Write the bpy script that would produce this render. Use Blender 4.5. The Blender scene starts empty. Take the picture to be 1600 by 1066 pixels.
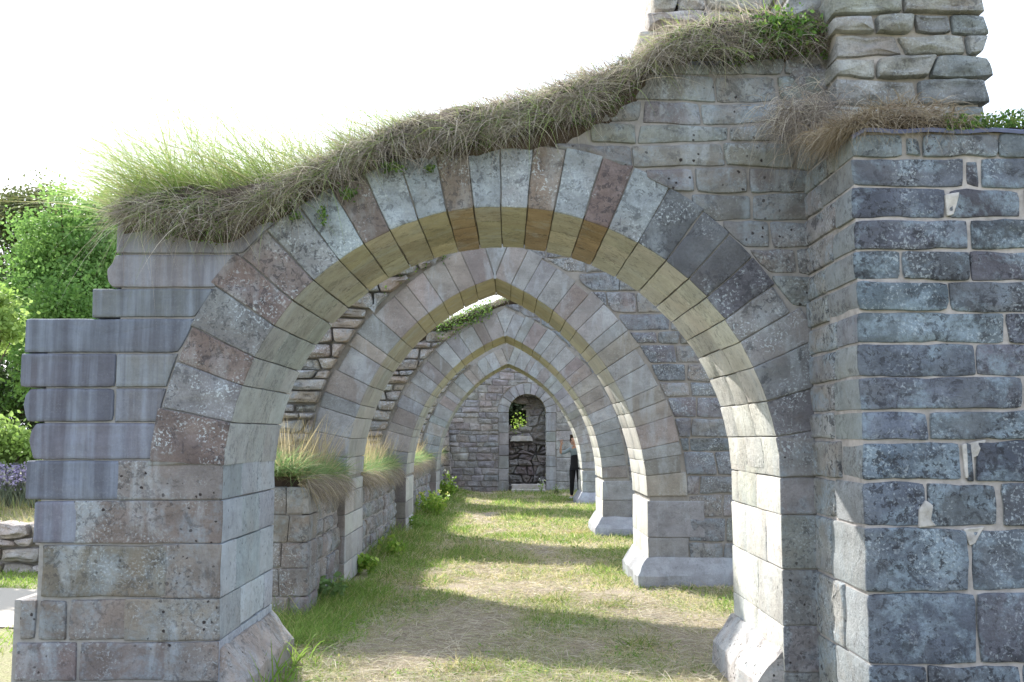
import bpy, math, random
import numpy as np
from mathutils import Vector, noise
R = math.radians
random.seed(7); rs = np.random.RandomState(11)
scene = bpy.context.scene
COL = scene.collection

# ------------------------------------------------------------------ survey helpers
F, PITCH, EYE, YAW = 1560.0, R(5.45), 1.75, 5/1560.0
def at(u, v, Y=None, Z=None):
    """survey point: where the sight line through a photo point meets the plane at distance Y (or height Z)"""
    a = (u-800)/F; b = (533-v)/F
    dx, dy, dz = a, math.cos(PITCH)-math.sin(PITCH)*b, math.sin(PITCH)+math.cos(PITCH)*b
    c, s = math.cos(YAW), math.sin(YAW)
    dx, dy = dx*c+dy*s, -dx*s+dy*c
    t = Y/dy if Y is not None else (Z-EYE)/dz
    return Vector((dx*t, dy*t, dz*t+EYE))

# ------------------------------------------------------------------ object helpers
def link(o, parent=None):
    COL.objects.link(o)
    if parent: o.parent = parent
    return o
def tag(o, label=None, cat=None, group=None, kind=None):
    if label: o['label'] = label
    if cat: o['category'] = cat
    if group: o['group'] = group
    if kind: o['kind'] = kind
    return o
def empty(name, loc, label, cat, group=None):
    o = bpy.data.objects.new(name, None); link(o); o.location = loc
    return tag(o, label, cat, group)

class MB:
    """collects faces with a corner colour"""
    def __init__(self): self.v = []; self.f = []; self.c = []
    def face(self, idx, col): self.f.append(idx); self.c.append(col)
    def build(self, name, mat, parent=None, sharp=38, smooth=True):
        me = bpy.data.meshes.new(name)
        off = Vector(parent.location) if parent is not None else Vector((0, 0, 0))
        me.from_pydata([tuple(Vector(p)-off) for p in self.v], [], self.f)
        at_ = me.color_attributes.new('Col', 'FLOAT_COLOR', 'CORNER')
        arr = []
        for f, c in zip(self.f, self.c):
            arr += list((c[0], c[1], c[2], c[3] if len(c) > 3 else 1.0))*len(f)
        at_.data.foreach_set('color', arr)
        me.materials.append(mat)
        if smooth:
            me.polygons.foreach_set('use_smooth', [True]*len(me.polygons))
            me.set_sharp_from_angle(angle=R(sharp))
        me.update()
        return link(bpy.data.objects.new(name, me), parent)

def nz(p, s, amp):
    return noise.noise_vector(p*s)*amp
def clip(poly, nx, nz_, d):
    """keep the part of a convex polygon with nx*x+nz*z >= d"""
    out = []
    n = len(poly)
    for i in range(n):
        p, q = poly[i], poly[(i+1) % n]
        a = p[0]*nx+p[1]*nz_-d; b = q[0]*nx+q[1]*nz_-d
        if a >= 0: out.append(p)
        if (a >= 0) != (b >= 0):
            t = a/(a-b); out.append((p[0]+(q[0]-p[0])*t, p[1]+(q[1]-p[1])*t))
    return out
def area(poly):
    return 0.5*sum(poly[i][0]*poly[(i+1) % len(poly)][1]-poly[(i+1) % len(poly)][0]*poly[i][1] for i in range(len(poly)))
def prep(poly, L=0.11, rad=0.02):
    """round the corners, subdivide the edges"""
    n = len(poly); out = []
    for i in range(n):
        p0, p, p1 = (Vector(poly[(i-1) % n]), Vector(poly[i]), Vector(poly[(i+1) % n]))
        a = p0-p; b = p1-p
        la, lb = a.length, b.length
        if la < 1e-6 or lb < 1e-6: continue
        ang = a.angle(b)
        if ang < 2.6:
            r = min(rad*random.uniform(.5, 1.6), la*.4, lb*.4)
            out += [p+a/la*r, (p+p+p+p+(p+a/la*r)+(p+b/lb*r))/6 if r > .012 else p+(a/la+b/lb)*r*.2, p+b/lb*r]
        else: out.append(p)
    res = []
    n = len(out)
    for i in range(n):
        p, q = out[i], out[(i+1) % n]
        k = max(1, int((q-p).length/L))
        for j in range(k): res.append(p+(q-p)*(j/k))
    return res
def inset(pts, d):
    n = len(pts); out = []
    for i in range(n):
        e0 = pts[i]-pts[i-1]; e1 = pts[(i+1) % n]-pts[i]
        n0 = Vector((-e0.y, e0.x)); n1 = Vector((-e1.y, e1.x))
        if n0.length < 1e-9 or n1.length < 1e-9: out.append(pts[i].copy()); continue
        n0.normalize(); n1.normalize()
        m = n0+n1
        if m.length < 1e-6: out.append(pts[i].copy()); continue
        m.normalize()
        out.append(pts[i]+m*(d/max(.5, m.dot(n0))))
    return out
def stone(mb, P, poly, c0, c1, col, side=None, gap=.006, bev=.012, rad=.02, amp=.006, ns=7., bulge=0.0, L=.11, back=False, prot=None, edge=None, lump=None):
    """one squared stone: polygon (a,b) pushed from c0 (seen face) to c1, rounded arrises, uneven faces; P maps (a,b,c) to the world"""
    if area(poly) < 0: poly = poly[::-1]
    if abs(area(poly)) < 1e-3: return
    pts = inset(prep(poly, L, rad), gap)
    cx = sum(p.x for p in pts)/len(pts); cy = sum(p.y for p in pts)/len(pts); C = Vector((cx, cy))
    n = len(pts); seed = Vector((random.random()*50, random.random()*50, random.random()*50))
    edge = amp*.9 if edge is None else edge
    lump = amp*1.2 if lump is None else lump
    pr_ = random.uniform(-.5, .5)*(amp*1.4 if prot is None else prot)
    size = min(max(p.x for p in pts)-min(p.x for p in pts), max(p.y for p in pts)-min(p.y for p in pts))
    bev = min(bev, size*.2)
    rings = []
    sgn = 1 if c1 > c0 else -1
    jit = [(noise.noise(Vector((p.x*4, p.y*4, 0))+seed)*1.3+noise.noise(Vector((p.x*14, p.y*14, 5))+seed)*.7)*edge for p in pts]
    base = [p+(p-C).normalized()*min(j, gap*.9) for p, j in zip(pts, jit)]
    def put(p, c, hl=0):
        if hl: c -= sgn*hl*(noise.noise(Vector((p.x*5, p.y*8, 1))+seed)+.6*noise.noise(Vector((p.x*13, p.y*15, 2))+seed))*1.3
        w = P(p.x, p.y, c); w = w+nz(Vector(w)+seed*.01, ns, amp*.6)
        mb.v.append(w); return len(mb.v)-1
    c0 += pr_*sgn
    depth = abs(c1-c0)
    fr = inset(base, bev)
    for k, (q, bl) in enumerate(((.25, 1.25), (.5, 1.1), (.75, .75), (.92, .25))):
        rings.append([put(C+(p-C)*q, c0-bulge*bl*sgn, lump*min(1, 2.2*(1-q)+.15)) for p in fr])
    rings.append([put(p, c0, lump*.15) for p in fr])
    ncap = len(rings)
    seq = [(bev*.3, c0+bev*.3*sgn), (0, c0+bev*sgn)]
    k = max(0, int(depth/.25))
    for j in range(k): seq.append((0, c0+sgn*(bev+(depth-2*bev)*(j+1)/(k+1))))
    seq += [(0, c1-bev*sgn), (bev, c1)]
    for d, c in seq: rings.append([put(p, c) for p in (inset(base, d) if d > 0 else base)])
    flip = (sgn < 0)
    def quad(a, b, c, d, cl):
        mb.face((a, d, c, b) if flip else (a, b, c, d), cl)
    sc = side or col
    if side: sc = (*side[:3], .3)
    for k in range(len(rings)-1):
        r0, r1 = rings[k], rings[k+1]
        for i in range(n):
            j = (i+1) % n
            quad(r0[j], r0[i], r1[i], r1[j], col if k < ncap+1 else sc)
    ctr = put(C, c0-bulge*1.3*sgn, lump)
    for i in range(n):
        j = (i+1) % n
        t = (rings[0][i], rings[0][j], ctr)
        mb.face(t if not flip else t[::-1], col)
    if back:
        b = tuple(rings[-1]); mb.face(b[::-1] if not flip else b, col)

def jit3(c, a=.065, h=.014):
    k = 1+random.uniform(-a, a)*2.2
    return tuple(max(.01, x*k+random.uniform(-h, h)*.6) for x in c)

# ------------------------------------------------------------------ materials
class NT:
    def __init__(self, mat):
        mat.use_nodes = True; self.t = mat.node_tree; self.t.nodes.clear()
    def n(self, kind, ins=None, **kw):
        nd = self.t.nodes.new(kind)
        for k, v in kw.items(): setattr(nd, k, v)
        if ins:
            for k, v in ins.items():
                if hasattr(v, 'is_output') or isinstance(v, bpy.types.NodeSocket): self.t.links.new(v, nd.inputs[k])
                else: nd.inputs[k].default_value = v
        return nd
    def mix(self, fac, a, b, blend='MIX'):
        nd = self.t.nodes.new('ShaderNodeMix'); nd.data_type = 'RGBA'; nd.blend_type = blend
        for i, v in ((0, fac), (6, a), (7, b)):
            if isinstance(v, bpy.types.NodeSocket): self.t.links.new(v, nd.inputs[i])
            else: nd.inputs[i].default_value = v if i == 0 else (*v, 1)
        return nd.outputs[2]
    def noise(self, co, scale, detail=4, rough=.6, dist=0):
        return self.n('ShaderNodeTexNoise', {'Vector': co, 'Scale': scale, 'Detail': detail, 'Roughness': rough, 'Distortion': dist}).outputs['Fac']
    def ramp(self, fac, a, b, lo=0., hi=1.):
        return self.n('ShaderNodeMapRange', {'Value': fac, 'From Min': a, 'From Max': b, 'To Min': lo, 'To Max': hi}, clamp=True).outputs['Result']
    def math(self, op, a, b):
        nd = self.t.nodes.new('ShaderNodeMath'); nd.operation = op
        for i, v in enumerate((a, b)):
            if isinstance(v, bpy.types.NodeSocket): self.t.links.new(v, nd.inputs[i])
            else: nd.inputs[i].default_value = v
        return nd.outputs[0]
    def out(self, sh): 
        o = self.n('ShaderNodeOutputMaterial'); self.t.links.new(sh, o.inputs['Surface'])

def stone_mat(name, white=.5, dark=.5, wash=.3, mottle=.35, bump=.5, pit=.0, streak=.0, blue=.0, grain=1., brown=.3):
    m = bpy.data.materials.new(name); t = NT(m)
    geo = t.n('ShaderNodeNewGeometry').outputs['Position']
    an = t.n('ShaderNodeAttribute', attribute_name='Col'); col = an.outputs['Color']; exp_ = an.outputs['Alpha']
    K = lambda f: t.math('MULTIPLY', f, exp_)
    K2 = lambda f: t.math('MULTIPLY', f, t.math('ADD', t.math('MULTIPLY', exp_, .6), .4))
    mul = lambda k: t.mix(1., col, k, 'MULTIPLY')
    # grain and bedding of the stone
    bed = t.n('ShaderNodeMapping', {'Vector': geo, 'Scale': (1, 1, 5.)}).outputs['Vector']
    c = t.mix(K2(t.ramp(t.noise(bed, 5., 5, .6), .38, .62, 0, mottle*.9)), col, mul((.50, .48, .48)))
    mid = t.noise(geo, 6.0, 5, .6)
    c = t.mix(K2(t.ramp(mid, .44, .60, 0, mottle)), c, mul((1.65, 1.68, 1.7)))
    c = t.mix(K2(t.ramp(t.noise(geo, 1.6, 4, .6), .38, .56, .55*grain, 0)), c, mul((.55, .52, .53)))
    if brown: c = t.mix(K2(t.ramp(t.noise(geo, 2.3, 4, .6, .6), .52, .64, 0, brown)), c, mul((1.06, .92, .84)))
    c = t.mix(K2(t.ramp(t.noise(geo, 70., 4, .7), .40, .62, .0, .30*grain)), c, mul((.45, .45, .46)))
    if wash:     # pale lime bloom in upright runs
        mp = t.n('ShaderNodeMapping', {'Vector': geo, 'Scale': (3.2, 3.2, .9)}).outputs['Vector']
        w = t.noise(mp, 1.3, 6, .65, .4)
        c = t.mix(t.ramp(w, .53, .64, 0, wash), c, (.42, .47, .51))
    if streak:
        mp = t.n('ShaderNodeMapping', {'Vector': geo, 'Scale': (7., 7., .35)}).outputs['Vector']
        w = t.noise(mp, 1.6, 5, .6, .2)
        c = t.mix(t.ramp(w, .42, .70, 0, streak), c, (.30, .35, .44))
        w2 = t.noise(mp, 2.3, 3, .6, .2)
        c = t.mix(t.ramp(w2, .50, .68, 0, streak*.8), c, (.07, .07, .09))
    if blue:     # blue-grey lichen film in clouds
        f1_ = t.noise(geo, 3.6, 6, .7, .4); f2_ = t.noise(geo, 30., 4, .7)
        c = t.mix(K(t.math('MULTIPLY', t.ramp(f1_, .48, .58, 0, blue), t.ramp(f2_, .36, .55, .25, 1))), c, (.27, .34, .40))
    if dark:     # dark lichen in blotches of several sizes
        d1 = t.noise(geo, 24., 6, .7, .5); d2 = t.noise(geo, 2.4, 3, .6); d3 = t.noise(geo, 8., 6, .74, .5)
        dd = t.math('MAXIMUM', t.math('MULTIPLY', t.ramp(d1, .53, .57), t.ramp(d2, .40, .58)), t.ramp(d3, .56, .62, 0, .8))
        c = t.mix(K2(t.math('MULTIPLY', dd, dark)), c, (.034, .034, .040))
    if white:    # crusty pale rosettes, thick in places and absent in others
        l1 = t.noise(geo, 58., 3, .6, .2); l2 = t.noise(geo, 2.9, 5, .7)
        ll = t.math('MULTIPLY', t.ramp(l1, .55, .60), t.ramp(l2, .47, .60))
        c = t.mix(K(t.math('MULTIPLY', ll, white)), c, (.55, .61, .65))
    if pit:
        vo = t.n('ShaderNodeTexVoronoi', {'Vector': geo, 'Scale': 15., 'Randomness': 1.}).outputs['Distance']
        pn = t.noise(geo, 24., 4, .7)
        pp = t.ramp(t.math('ADD', vo, t.math('MULTIPLY', pn, .6)), .40, .46, 1, 0)
        c = t.mix(K2(t.math('MULTIPLY', pp, t.ramp(t.noise(geo, 1.9, 2, .5), .38, .54, 0, pit))), c, (.028, .022, .022))
    hgt = t.math('ADD', t.math('MULTIPLY', t.noise(geo, 20., 8, .7), 1.0), t.math('MULTIPLY', t.noise(geo, 90., 4, .7), .3))
    bp = t.n('ShaderNodeBump', {'Strength': bump, 'Distance': .02, 'Height': hgt}).outputs['Normal']
    b = t.n('ShaderNodeBsdfPrincipled', {'Base Color': c, 'Roughness': .93, 'Normal': bp, 'Specular IOR Level': .2})
    t.out(b.outputs[0]); return m

def simple_mat(name, rough=.9, scale=20., amt=.4, dark=(.3, .3, .3), bump=.4, attr=True, base=(.5, .5, .5)):
    m = bpy.data.materials.new(name); t = NT(m)
    geo = t.n('ShaderNodeNewGeometry').outputs['Position']
    col = t.n('ShaderNodeAttribute', attribute_name='Col').outputs['Color'] if attr else t.n('ShaderNodeRGB').outputs[0]
    if not attr: t.t.nodes[-1].outputs[0].default_value = (*base, 1)
    nn = t.noise(geo, scale, 6, .65)
    c = t.mix(t.ramp(nn, .35, .7, 0, amt), col, dark)
    bp = t.n('ShaderNodeBump', {'Strength': bump, 'Distance': .015, 'Height': nn}).outputs['Normal']
    t.out(t.n('ShaderNodeBsdfPrincipled', {'Base Color': c, 'Roughness': rough, 'Normal': bp, 'Specular IOR Level': .25}).outputs[0]); return m
def leaf_mat(name, trans=.45):
    m = bpy.data.materials.new(name); t = NT(m)
    col = t.n('ShaderNodeAttribute', attribute_name='Col').outputs['Color']
    d = t.n('ShaderNodeBsdfPrincipled', {'Base Color': col, 'Roughness': .6, 'Specular IOR Level': .25}).outputs[0]
    tr = t.n('ShaderNodeBsdfTranslucent', {'Color': col}).outputs[0]
    t.out(t.n('ShaderNodeMixShader', {0: trans, 1: d, 2: tr}).outputs[0]); return m

M_RING = stone_mat('speckled_sandstone', white=.6, dark=.65, wash=.3, mottle=.4, bump=.7, grain=1.1)
M_ASHLAR = stone_mat('pitted_ashlar', white=.3, dark=.5, wash=.35, mottle=.35, bump=.6, pit=.95, blue=.35, grain=.8, brown=.5)
M_STREAK = stone_mat('streaked_ashlar', white=.05, dark=.12, wash=.1, mottle=.2, bump=.3, streak=.5, grain=.4)
M_BUTT = stone_mat('lichened_stone', white=.4, dark=.8, wash=.12, mottle=.45, bump=.8, blue=.6)
M_CLEAN = stone_mat('smooth_limestone', white=.14, dark=.22, wash=.35, mottle=.28, bump=.35, grain=.7, brown=.18)
M_RUB = stone_mat('rubble_stone', white=.3, dark=.5, wash=.2, mottle=.5, bump=.9, brown=.5)
M_MORT = simple_mat('lime_mortar', .95, 9., .75, (.17, .16, .15), 1.)
M_LEAF = leaf_mat('leaf'); M_BLADE = leaf_mat('grass_blade', .5); M_DEAD = leaf_mat('dead_grass', .35)
M_SOIL = simple_mat('turf_soil', .95, 14., .6, (.02, .016, .012), 1.0)
M_BARK = simple_mat('bark', .9, 12., .5, (.05, .04, .03), 1.0)
M_CLOTH = simple_mat('cloth', .85, 40., .15, (.1, .1, .1), .1)
M_PLAS = simple_mat('plastic_sheet', .35, 8., .4, (.05, .06, .12), .3)

MORT = (.37, .345, .32); MORT_PALE = (.33, .32, .31)
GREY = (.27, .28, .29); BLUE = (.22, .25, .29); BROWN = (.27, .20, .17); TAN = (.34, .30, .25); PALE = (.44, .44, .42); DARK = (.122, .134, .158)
OLIVE = (.43, .40, .28); SUN_CREAM = (.56, .555, .51)  # cream: stone brightened as if sunlit, for right-hand jamb and soffit faces

# ------------------------------------------------------------------ arch walls
def arc_wall(name, label, Y, thick, jl, jr, cl, cr, spring, ring_w, angs_l, angs_r, ringcol, soffit):
    pass

class Wall:
    """a wall standing across the aisle with one arch; arcs: (centre x, centre z, radius) for the left and the right half"""
    def __init__(s, Y, thick, left, right, apex_x):
        s.Y, s.T, s.l, s.r, s.ax = Y, thick, left, right, apex_x
        s.jl = left[0]-left[2]; s.jr = right[0]+right[2]
        s.apz = left[1]+math.sqrt(left[2]**2-(apex_x-left[0])**2)
    def P(s, a, b, c): return Vector((a, s.Y+c, b))
    def soff(s, x):
        """height of the intrados at x, or None outside the opening"""
        if x <= s.jl or x >= s.jr: return None
        c = s.l if x < s.ax else s.r
        return c[1]+math.sqrt(max(0, c[2]**2-(x-c[0])**2))
    def core(s, topf, x0, x1, ins=.02, zb=-.3, col=MORT, extra=()):
        mb = MB(); n = 90; e = .03
        def lo_(x):
            c = s.l if x < s.ax else s.r; q = c[2]+e
            return c[1]+math.sqrt(max(0, q*q-(x-c[0])**2))
        xa, xb = s.jl-e, s.jr+e
        xs = sorted(set([x0, x1]+[x0+(x1-x0)*i/n for i in range(n+1)]+[xa+.004*i*i for i in range(1, 7)]+[xb-.004*i*i for i in range(1, 7)]))
        st = []
        for x in xs:
            if x < xa or x > xb: st.append((x, zb))
            else: st.append((x, lo_(x)))
        st += [(xa, zb), (xa+1e-5, lo_(xa)), (xb-1e-5, lo_(xb)), (xb, zb)]
        st.sort()
        y0, y1 = s.Y+ins, s.Y+s.T-ins
        prev = None
        for x, lo in st:
            hi = max(topf(x), lo+.05)
            i = len(mb.v)
            mb.v += [(x, y0, lo), (x, y0, hi), (x, y1, hi), (x, y1, lo)]
            if prev is not None:
                for k in range(4): mb.face((prev+k, i+k, i+(k+1) % 4, prev+(k+1) % 4), col)
            else: mb.face((i, i+1, i+2, i+3), col)
            prev = i
        mb.face((prev+3, prev+2, prev+1, prev), col)
        return mb
    def ring(s, mb, angs, side, w, cols, soff, deep=(.38, .62), **kw):
        """voussoirs between the angles (radians) on one arc; each turns the arris onto the soffit, further stones line the soffit behind it"""
        cx, cz, r = s.l if side == 'l' else s.r
        for k in range(len(angs)-1):
            a0, a1 = angs[k], angs[k+1]
            ww = w(k, (a0+a1)/2) if callable(w) else w
            m = max(2, int(abs(a1-a0)/.05))
            def poly(wid):
                inn = [(cx+r*math.cos(a0+(a1-a0)*i/m), cz+r*math.sin(a0+(a1-a0)*i/m)) for i in range(m+1)]
                ro = r+wid
                o = [(cx+ro*math.cos(a0+(a1-a0)*i/m), cz+ro*math.sin(a0+(a1-a0)*i/m)) for i in range(m, -1, -1)]
                return inn+o
            col = cols(k, (a0+a1)/2); sc = soff(k, (a0+a1)/2)
            d = 0
            first = True
            while d < s.T-.05:
                e = d+random.uniform(*deep)
                if e > s.T-.22: e = s.T
                stone(mb, s.P, poly(ww if first else .2), d, e, col if first else jit3(sc), side=jit3(sc), rad=.012, **kw)
                d = e; first = False
    def jamb(s, mb, side, zs, cols, soff, front=(.35, .75), deep=(.35, .7), limit=None, **kw):
        """quoins below the springing"""
        for k in range(len(zs)-1):
            z0, z1 = zs[k], zs[k+1]
            x = s.jl if side == 'l' else s.jr
            sg = -1 if side == 'l' else 1
            d = 0; first = True
            while d < s.T-.05:
                e = d+random.uniform(*deep)
                if e > s.T-.22: e = s.T
                wx = random.uniform(*front) if first else .22
                if first and limit: wx = limit[k]
                xa, xb = sorted((x, x+sg*wx))
                stone(mb, s.P, [(xa, z0), (xb, z0), (xb, z1), (xa, z1)], d, e, cols(k) if first else jit3(soff(k)), side=jit3(soff(k)), rad=.012, **kw)
                d = e; first = False

def rows_fill(mb, P, x0f, x1f, zs, wid, cols, cut=None, c0=0, dep=.3, **kw):
    """courses of squared stones between x0f(z) and x1f(z); cut(poly, xc, zc) may trim a stone"""
    wob = kw.pop('wob', .012); sk = kw.pop('skew', .012); sd_ = random.random()*40
    wb = lambda x, z: z+noise.noise(Vector((x*1.6, z*9, sd_)))*wob
    for k in range(len(zs)-1):
        z0, z1 = zs[k], zs[k+1]; zc = (z0+z1)/2
        xa, xb = x0f(zc), x1f(zc); tl = 0
        x = xa
        while x < xb-.04:
            e = x+random.uniform(*wid)
            if e > xb-.12: e = xb
            tr = random.uniform(-sk, sk)
            poly = [(x-tl, wb(x, z0)), (e-tr, wb(e, z0)), (e+tr, wb(e, z1)), (x+tl, wb(x, z1))]; tl = tr
            if cut: poly = cut(poly, (x+e)/2, zc)
            if poly and len(poly) >= 3 and abs(area(poly)) > .004:
                stone(mb, P, poly, c0, c0+dep, cols(x, zc), **kw)
            x = e
def courses(z0, z1, lo, hi):
    zs = [z0]
    while zs[-1] < z1-lo*.6: zs.append(zs[-1]+random.uniform(lo, hi))
    zs[-1] = z1
    return zs
def cut_circle(poly, cx, cz, ro):
    """what is left of a polygon outside a circle, following the arc"""
    pts = []
    for i in range(len(poly)):
        p, q = poly[i], poly[(i+1) % len(poly)]
        m = max(1, int(math.hypot(q[0]-p[0], q[1]-p[1])/.012))
        for k in range(m): pts.append((p[0]+(q[0]-p[0])*k/m, p[1]+(q[1]-p[1])*k/m))
    ins = [math.hypot(p[0]-cx, p[1]-cz) < ro for p in pts]
    if not any(ins): return poly
    if all(ins): return None
    n = len(pts); st = next(i for i in range(n) if ins[i-1] and not ins[i])
    run = []
    for k in range(n):
        i = (st+k) % n
        if ins[i]: break
        run.append(pts[i])
    a1 = math.atan2(run[-1][1]-cz, run[-1][0]-cx); a0 = math.atan2(run[0][1]-cz, run[0][0]-cx)
    a0 = a1+((a0-a1+math.pi) % (2*math.pi)-math.pi)
    m = max(1, int(abs(a0-a1)*ro/.09))
    arc = [(cx+ro*math.cos(a1+(a0-a1)*k/m), cz+ro*math.sin(a1+(a0-a1)*k/m)) for k in range(m+1)]
    out = []
    for k, p in enumerate(run):      # thin out the straight parts again
        if 0 < k < len(run)-1:
            a, b = run[k-1], run[k+1]
            if abs((p[0]-a[0])*(b[1]-p[1])-(p[1]-a[1])*(b[0]-p[0])) < 1e-7: continue
        out.append(p)
    out += arc[1:-1] if m > 1 else []
    per = sum(math.hypot(out[i][0]-out[i-1][0], out[i][1]-out[i-1][1]) for i in range(len(out)))
    if len(out) < 3 or abs(area(out)) < .008 or abs(area(out))/per**2 < .022: return None
    return out
def cut_ring(wall, w):
    """trim a stone against the back of the arch ring"""
    def f(poly, xc, zc):
        cx, cz, r = wall.l if xc < wall.ax else wall.r
        ro = r+w
        if zc < cz-.05:
            if xc < wall.ax: return clip(poly, -1, 0, -(wall.l[0]-wall.l[2]-w))
            return clip(poly, 1, 0, wall.r[0]+wall.r[2]+w)
        return cut_circle(poly, cx, cz, ro)
    return f
def lerp(pts):
    xs = [p[0] for p in pts]; ys = [p[1] for p in pts]
    return lambda x: float(np.interp(x, xs, ys))
def plinth(mb, x0, x1, y0, y1, out, h0, h1, col, cuts=(), front=True, left=True, right=True):
    """moulded base: upright foot and sloped weathering, in stones along its length"""
    def box(xa, xb, ya, yb, l, r, f):
        L_, R_, F_ = (out if l else 0), (out if r else 0), (out if f else 0)
        lv = []
        for (z, k) in ((-.25, 1), (h0, 1), (h1, .06)):
            lv.append([Vector((xa-L_*k, ya-F_*k, z)), Vector((xb+R_*k, ya-F_*k, z)), Vector((xb+R_*k, yb, z)), Vector((xa-L_*k, yb, z))])
        i0 = len(mb.v); cl = jit3(col)
        N = 9
        rows = []
        for (A, B, m) in ((lv[0], lv[1], 3), (lv[1], lv[2], 4)):
            for j in range(m+(1 if A is lv[1] else 0)):
                t = j/m
                loop = []
                for k in range(4):
                    p, q = A[k].lerp(B[k], t), A[(k+1) % 4].lerp(B[(k+1) % 4], t)
                    for q_ in range(N): loop.append(p.lerp(q, q_/N))
                rows.append(loop)
        ids = []
        for loop in rows:
            ids.append([])
            for p in loop:
                ids[-1].append(len(mb.v)); mb.v.append(p+nz(p, 4., .018)+nz(p, 13., .011))
        n = len(ids[0])
        for a in range(len(ids)-1):
            for k in range(n):
                mb.face((ids[a][k], ids[a][(k+1) % n], ids[a+1][(k+1) % n], ids[a+1][k]), cl)
        mb.face(tuple(ids[-1]), cl)
    ys = [y0]+[y for y in cuts]+[y1]
    for k in range(len(ys)-1):
        box(x0, x1, ys[k]+(.006 if k else 0), ys[k+1], left, right, front and k == 0)

# ---- grasses and leaves, numpy
def norm(v): return v/np.maximum(1e-9, np.linalg.norm(v, axis=1, keepdims=True))
def blades(name, base, dirv, length, width, droop, col, mat, seg=4, parent=None, side=None):
    N = len(base); dirv = norm(dirv)
    if side is None:
        r = rs.normal(size=(N, 3)); side = norm(np.cross(dirv, r))
    nv = seg*2+1
    V = np.zeros((N, nv, 3))
    for k in range(seg+1):
        t = k/seg
        c = base+dirv*(length*t)[:, None]; c[:, 2] -= droop*length*t*t
        w = width*(1-t**1.6)
        if k < seg:
            V[:, 2*k] = c-side*(w/2)[:, None]; V[:, 2*k+1] = c+side*(w/2)[:, None]
        else: V[:, 2*k] = c
    offs = (np.arange(N)*nv)[:, None]
    q = np.concatenate([np.array([2*k, 2*k+1, 2*k+3, 2*k+2]) for k in range(seg-1)]+[np.array([2*seg-2, 2*seg-1, 2*seg])])
    loops = (offs+q[None, :]).ravel()
    starts1 = np.array([4*k for k in range(seg)]); per = 4*(seg-1)+3
    starts = (np.arange(N)[:, None]*per+starts1[None, :]).ravel()
    me = bpy.data.meshes.new(name)
    off = np.array(parent.location) if parent is not None else np.zeros(3)
    me.vertices.add(N*nv); me.vertices.foreach_set('co', (V.reshape(-1, 3)-off).astype(np.float32).ravel())
    me.loops.add(len(loops)); me.loops.foreach_set('vertex_index', loops.astype(np.int32))
    me.polygons.add(N*seg); me.polygons.foreach_set('loop_start', starts.astype(np.int32))
    ca = me.color_attributes.new('Col', 'FLOAT_COLOR', 'POINT')
    c4 = np.concatenate([np.repeat(col, nv, axis=0), np.ones((N*nv, 1))], axis=1)
    ca.data.foreach_set('color', c4.astype(np.float32).ravel())
    me.materials.append(mat); me.update(calc_edges=True); me.validate()
    return link(bpy.data.objects.new(name, me), parent)
def leaves(name, pos, size, col, mat, parent=None, nrm=None, aspect=.6, up=.35):
    N = len(pos)
    n = norm(rs.normal(size=(N, 3))+np.array([0, 0, up])) if nrm is None else norm(nrm)
    a = norm(np.cross(n, rs.normal(size=(N, 3)))); b = np.cross(n, a)
    s = size[:, None]
    V = np.zeros((N, 6, 3))
    V[:, 0] = pos-a*s*.5; V[:, 3] = pos+a*s*.5-n*s*.12
    V[:, 1] = pos-a*s*.15+b*s*aspect*.5-n*s*.06; V[:, 5] = pos-a*s*.15-b*s*aspect*.5-n*s*.06
    V[:, 2] = pos+a*s*.22+b*s*aspect*.4-n*s*.1; V[:, 4] = pos+a*s*.22-b*s*aspect*.4-n*s*.1
    me = bpy.data.meshes.new(name)
    off = np.array(parent.location) if parent is not None else np.zeros(3)
    me.vertices.add(N*6); me.vertices.foreach_set('co', (V.reshape(-1, 3)-off).astype(np.float32).ravel())
    o = (np.arange(N)*6)[:, None]
    loops = (o+np.array([0, 5, 2, 1, 5, 4, 3, 2])[None, :]).ravel()
    me.loops.add(N*8); me.loops.foreach_set('vertex_index', loops.astype(np.int32))
    me.polygons.add(N*2); me.polygons.foreach_set('loop_start', (np.arange(N*2)*4).astype(np.int32))
    ca = me.color_attributes.new('Col', 'FLOAT_COLOR', 'POINT')
    c4 = np.concatenate([np.repeat(col, 6, axis=0), np.ones((N*6, 1))], axis=1)
    ca.data.foreach_set('color', c4.astype(np.float32).ravel())
    me.materials.append(mat); me.update(calc_edges=True); me.validate()
    return link(bpy.data.objects.new(name, me), parent)
def pick(cols, N, var=.25):
    cols = np.array(cols); c = cols[rs.randint(0, len(cols), N)]
    return np.clip(c*(1+rs.uniform(-var, var, (N, 1))), .004, .9)

# ================================================================== WALL 1 : the near round arch
Y1, T = 6.5, 1.44
X1 = lambda u, v=600: at(u, v, Y=Y1).x
Z1 = lambda v, u=800: at(u, v, Y=Y1).z
W1 = Wall(Y1, T, (-.045, 1.465, 1.795), (-.045, 1.465, 1.795), -.045)
w1 = empty('arch_wall', (0, Y1, 0), 'nearest wall with a wide round arch of grey and reddish voussoirs and a stepped broken left end', 'arch wall', 'arched walls across the ruined aisle')
top1 = lerp([(at(u, v, Y=Y1).x, at(u, v, Y=Y1).z-.04) for u, v in ((150, 345), (260, 362), (350, 372), (430, 335), (500, 295), (545, 275), (600, 245), (700, 238), (800, 212), (920, 192), (985, 150), (1010, 112), (1060, 98), (1240, 85), (1330, 80))])
core = W1.core(top1, -2.55, 2.6, col=(.31, .29, .275))
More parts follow.
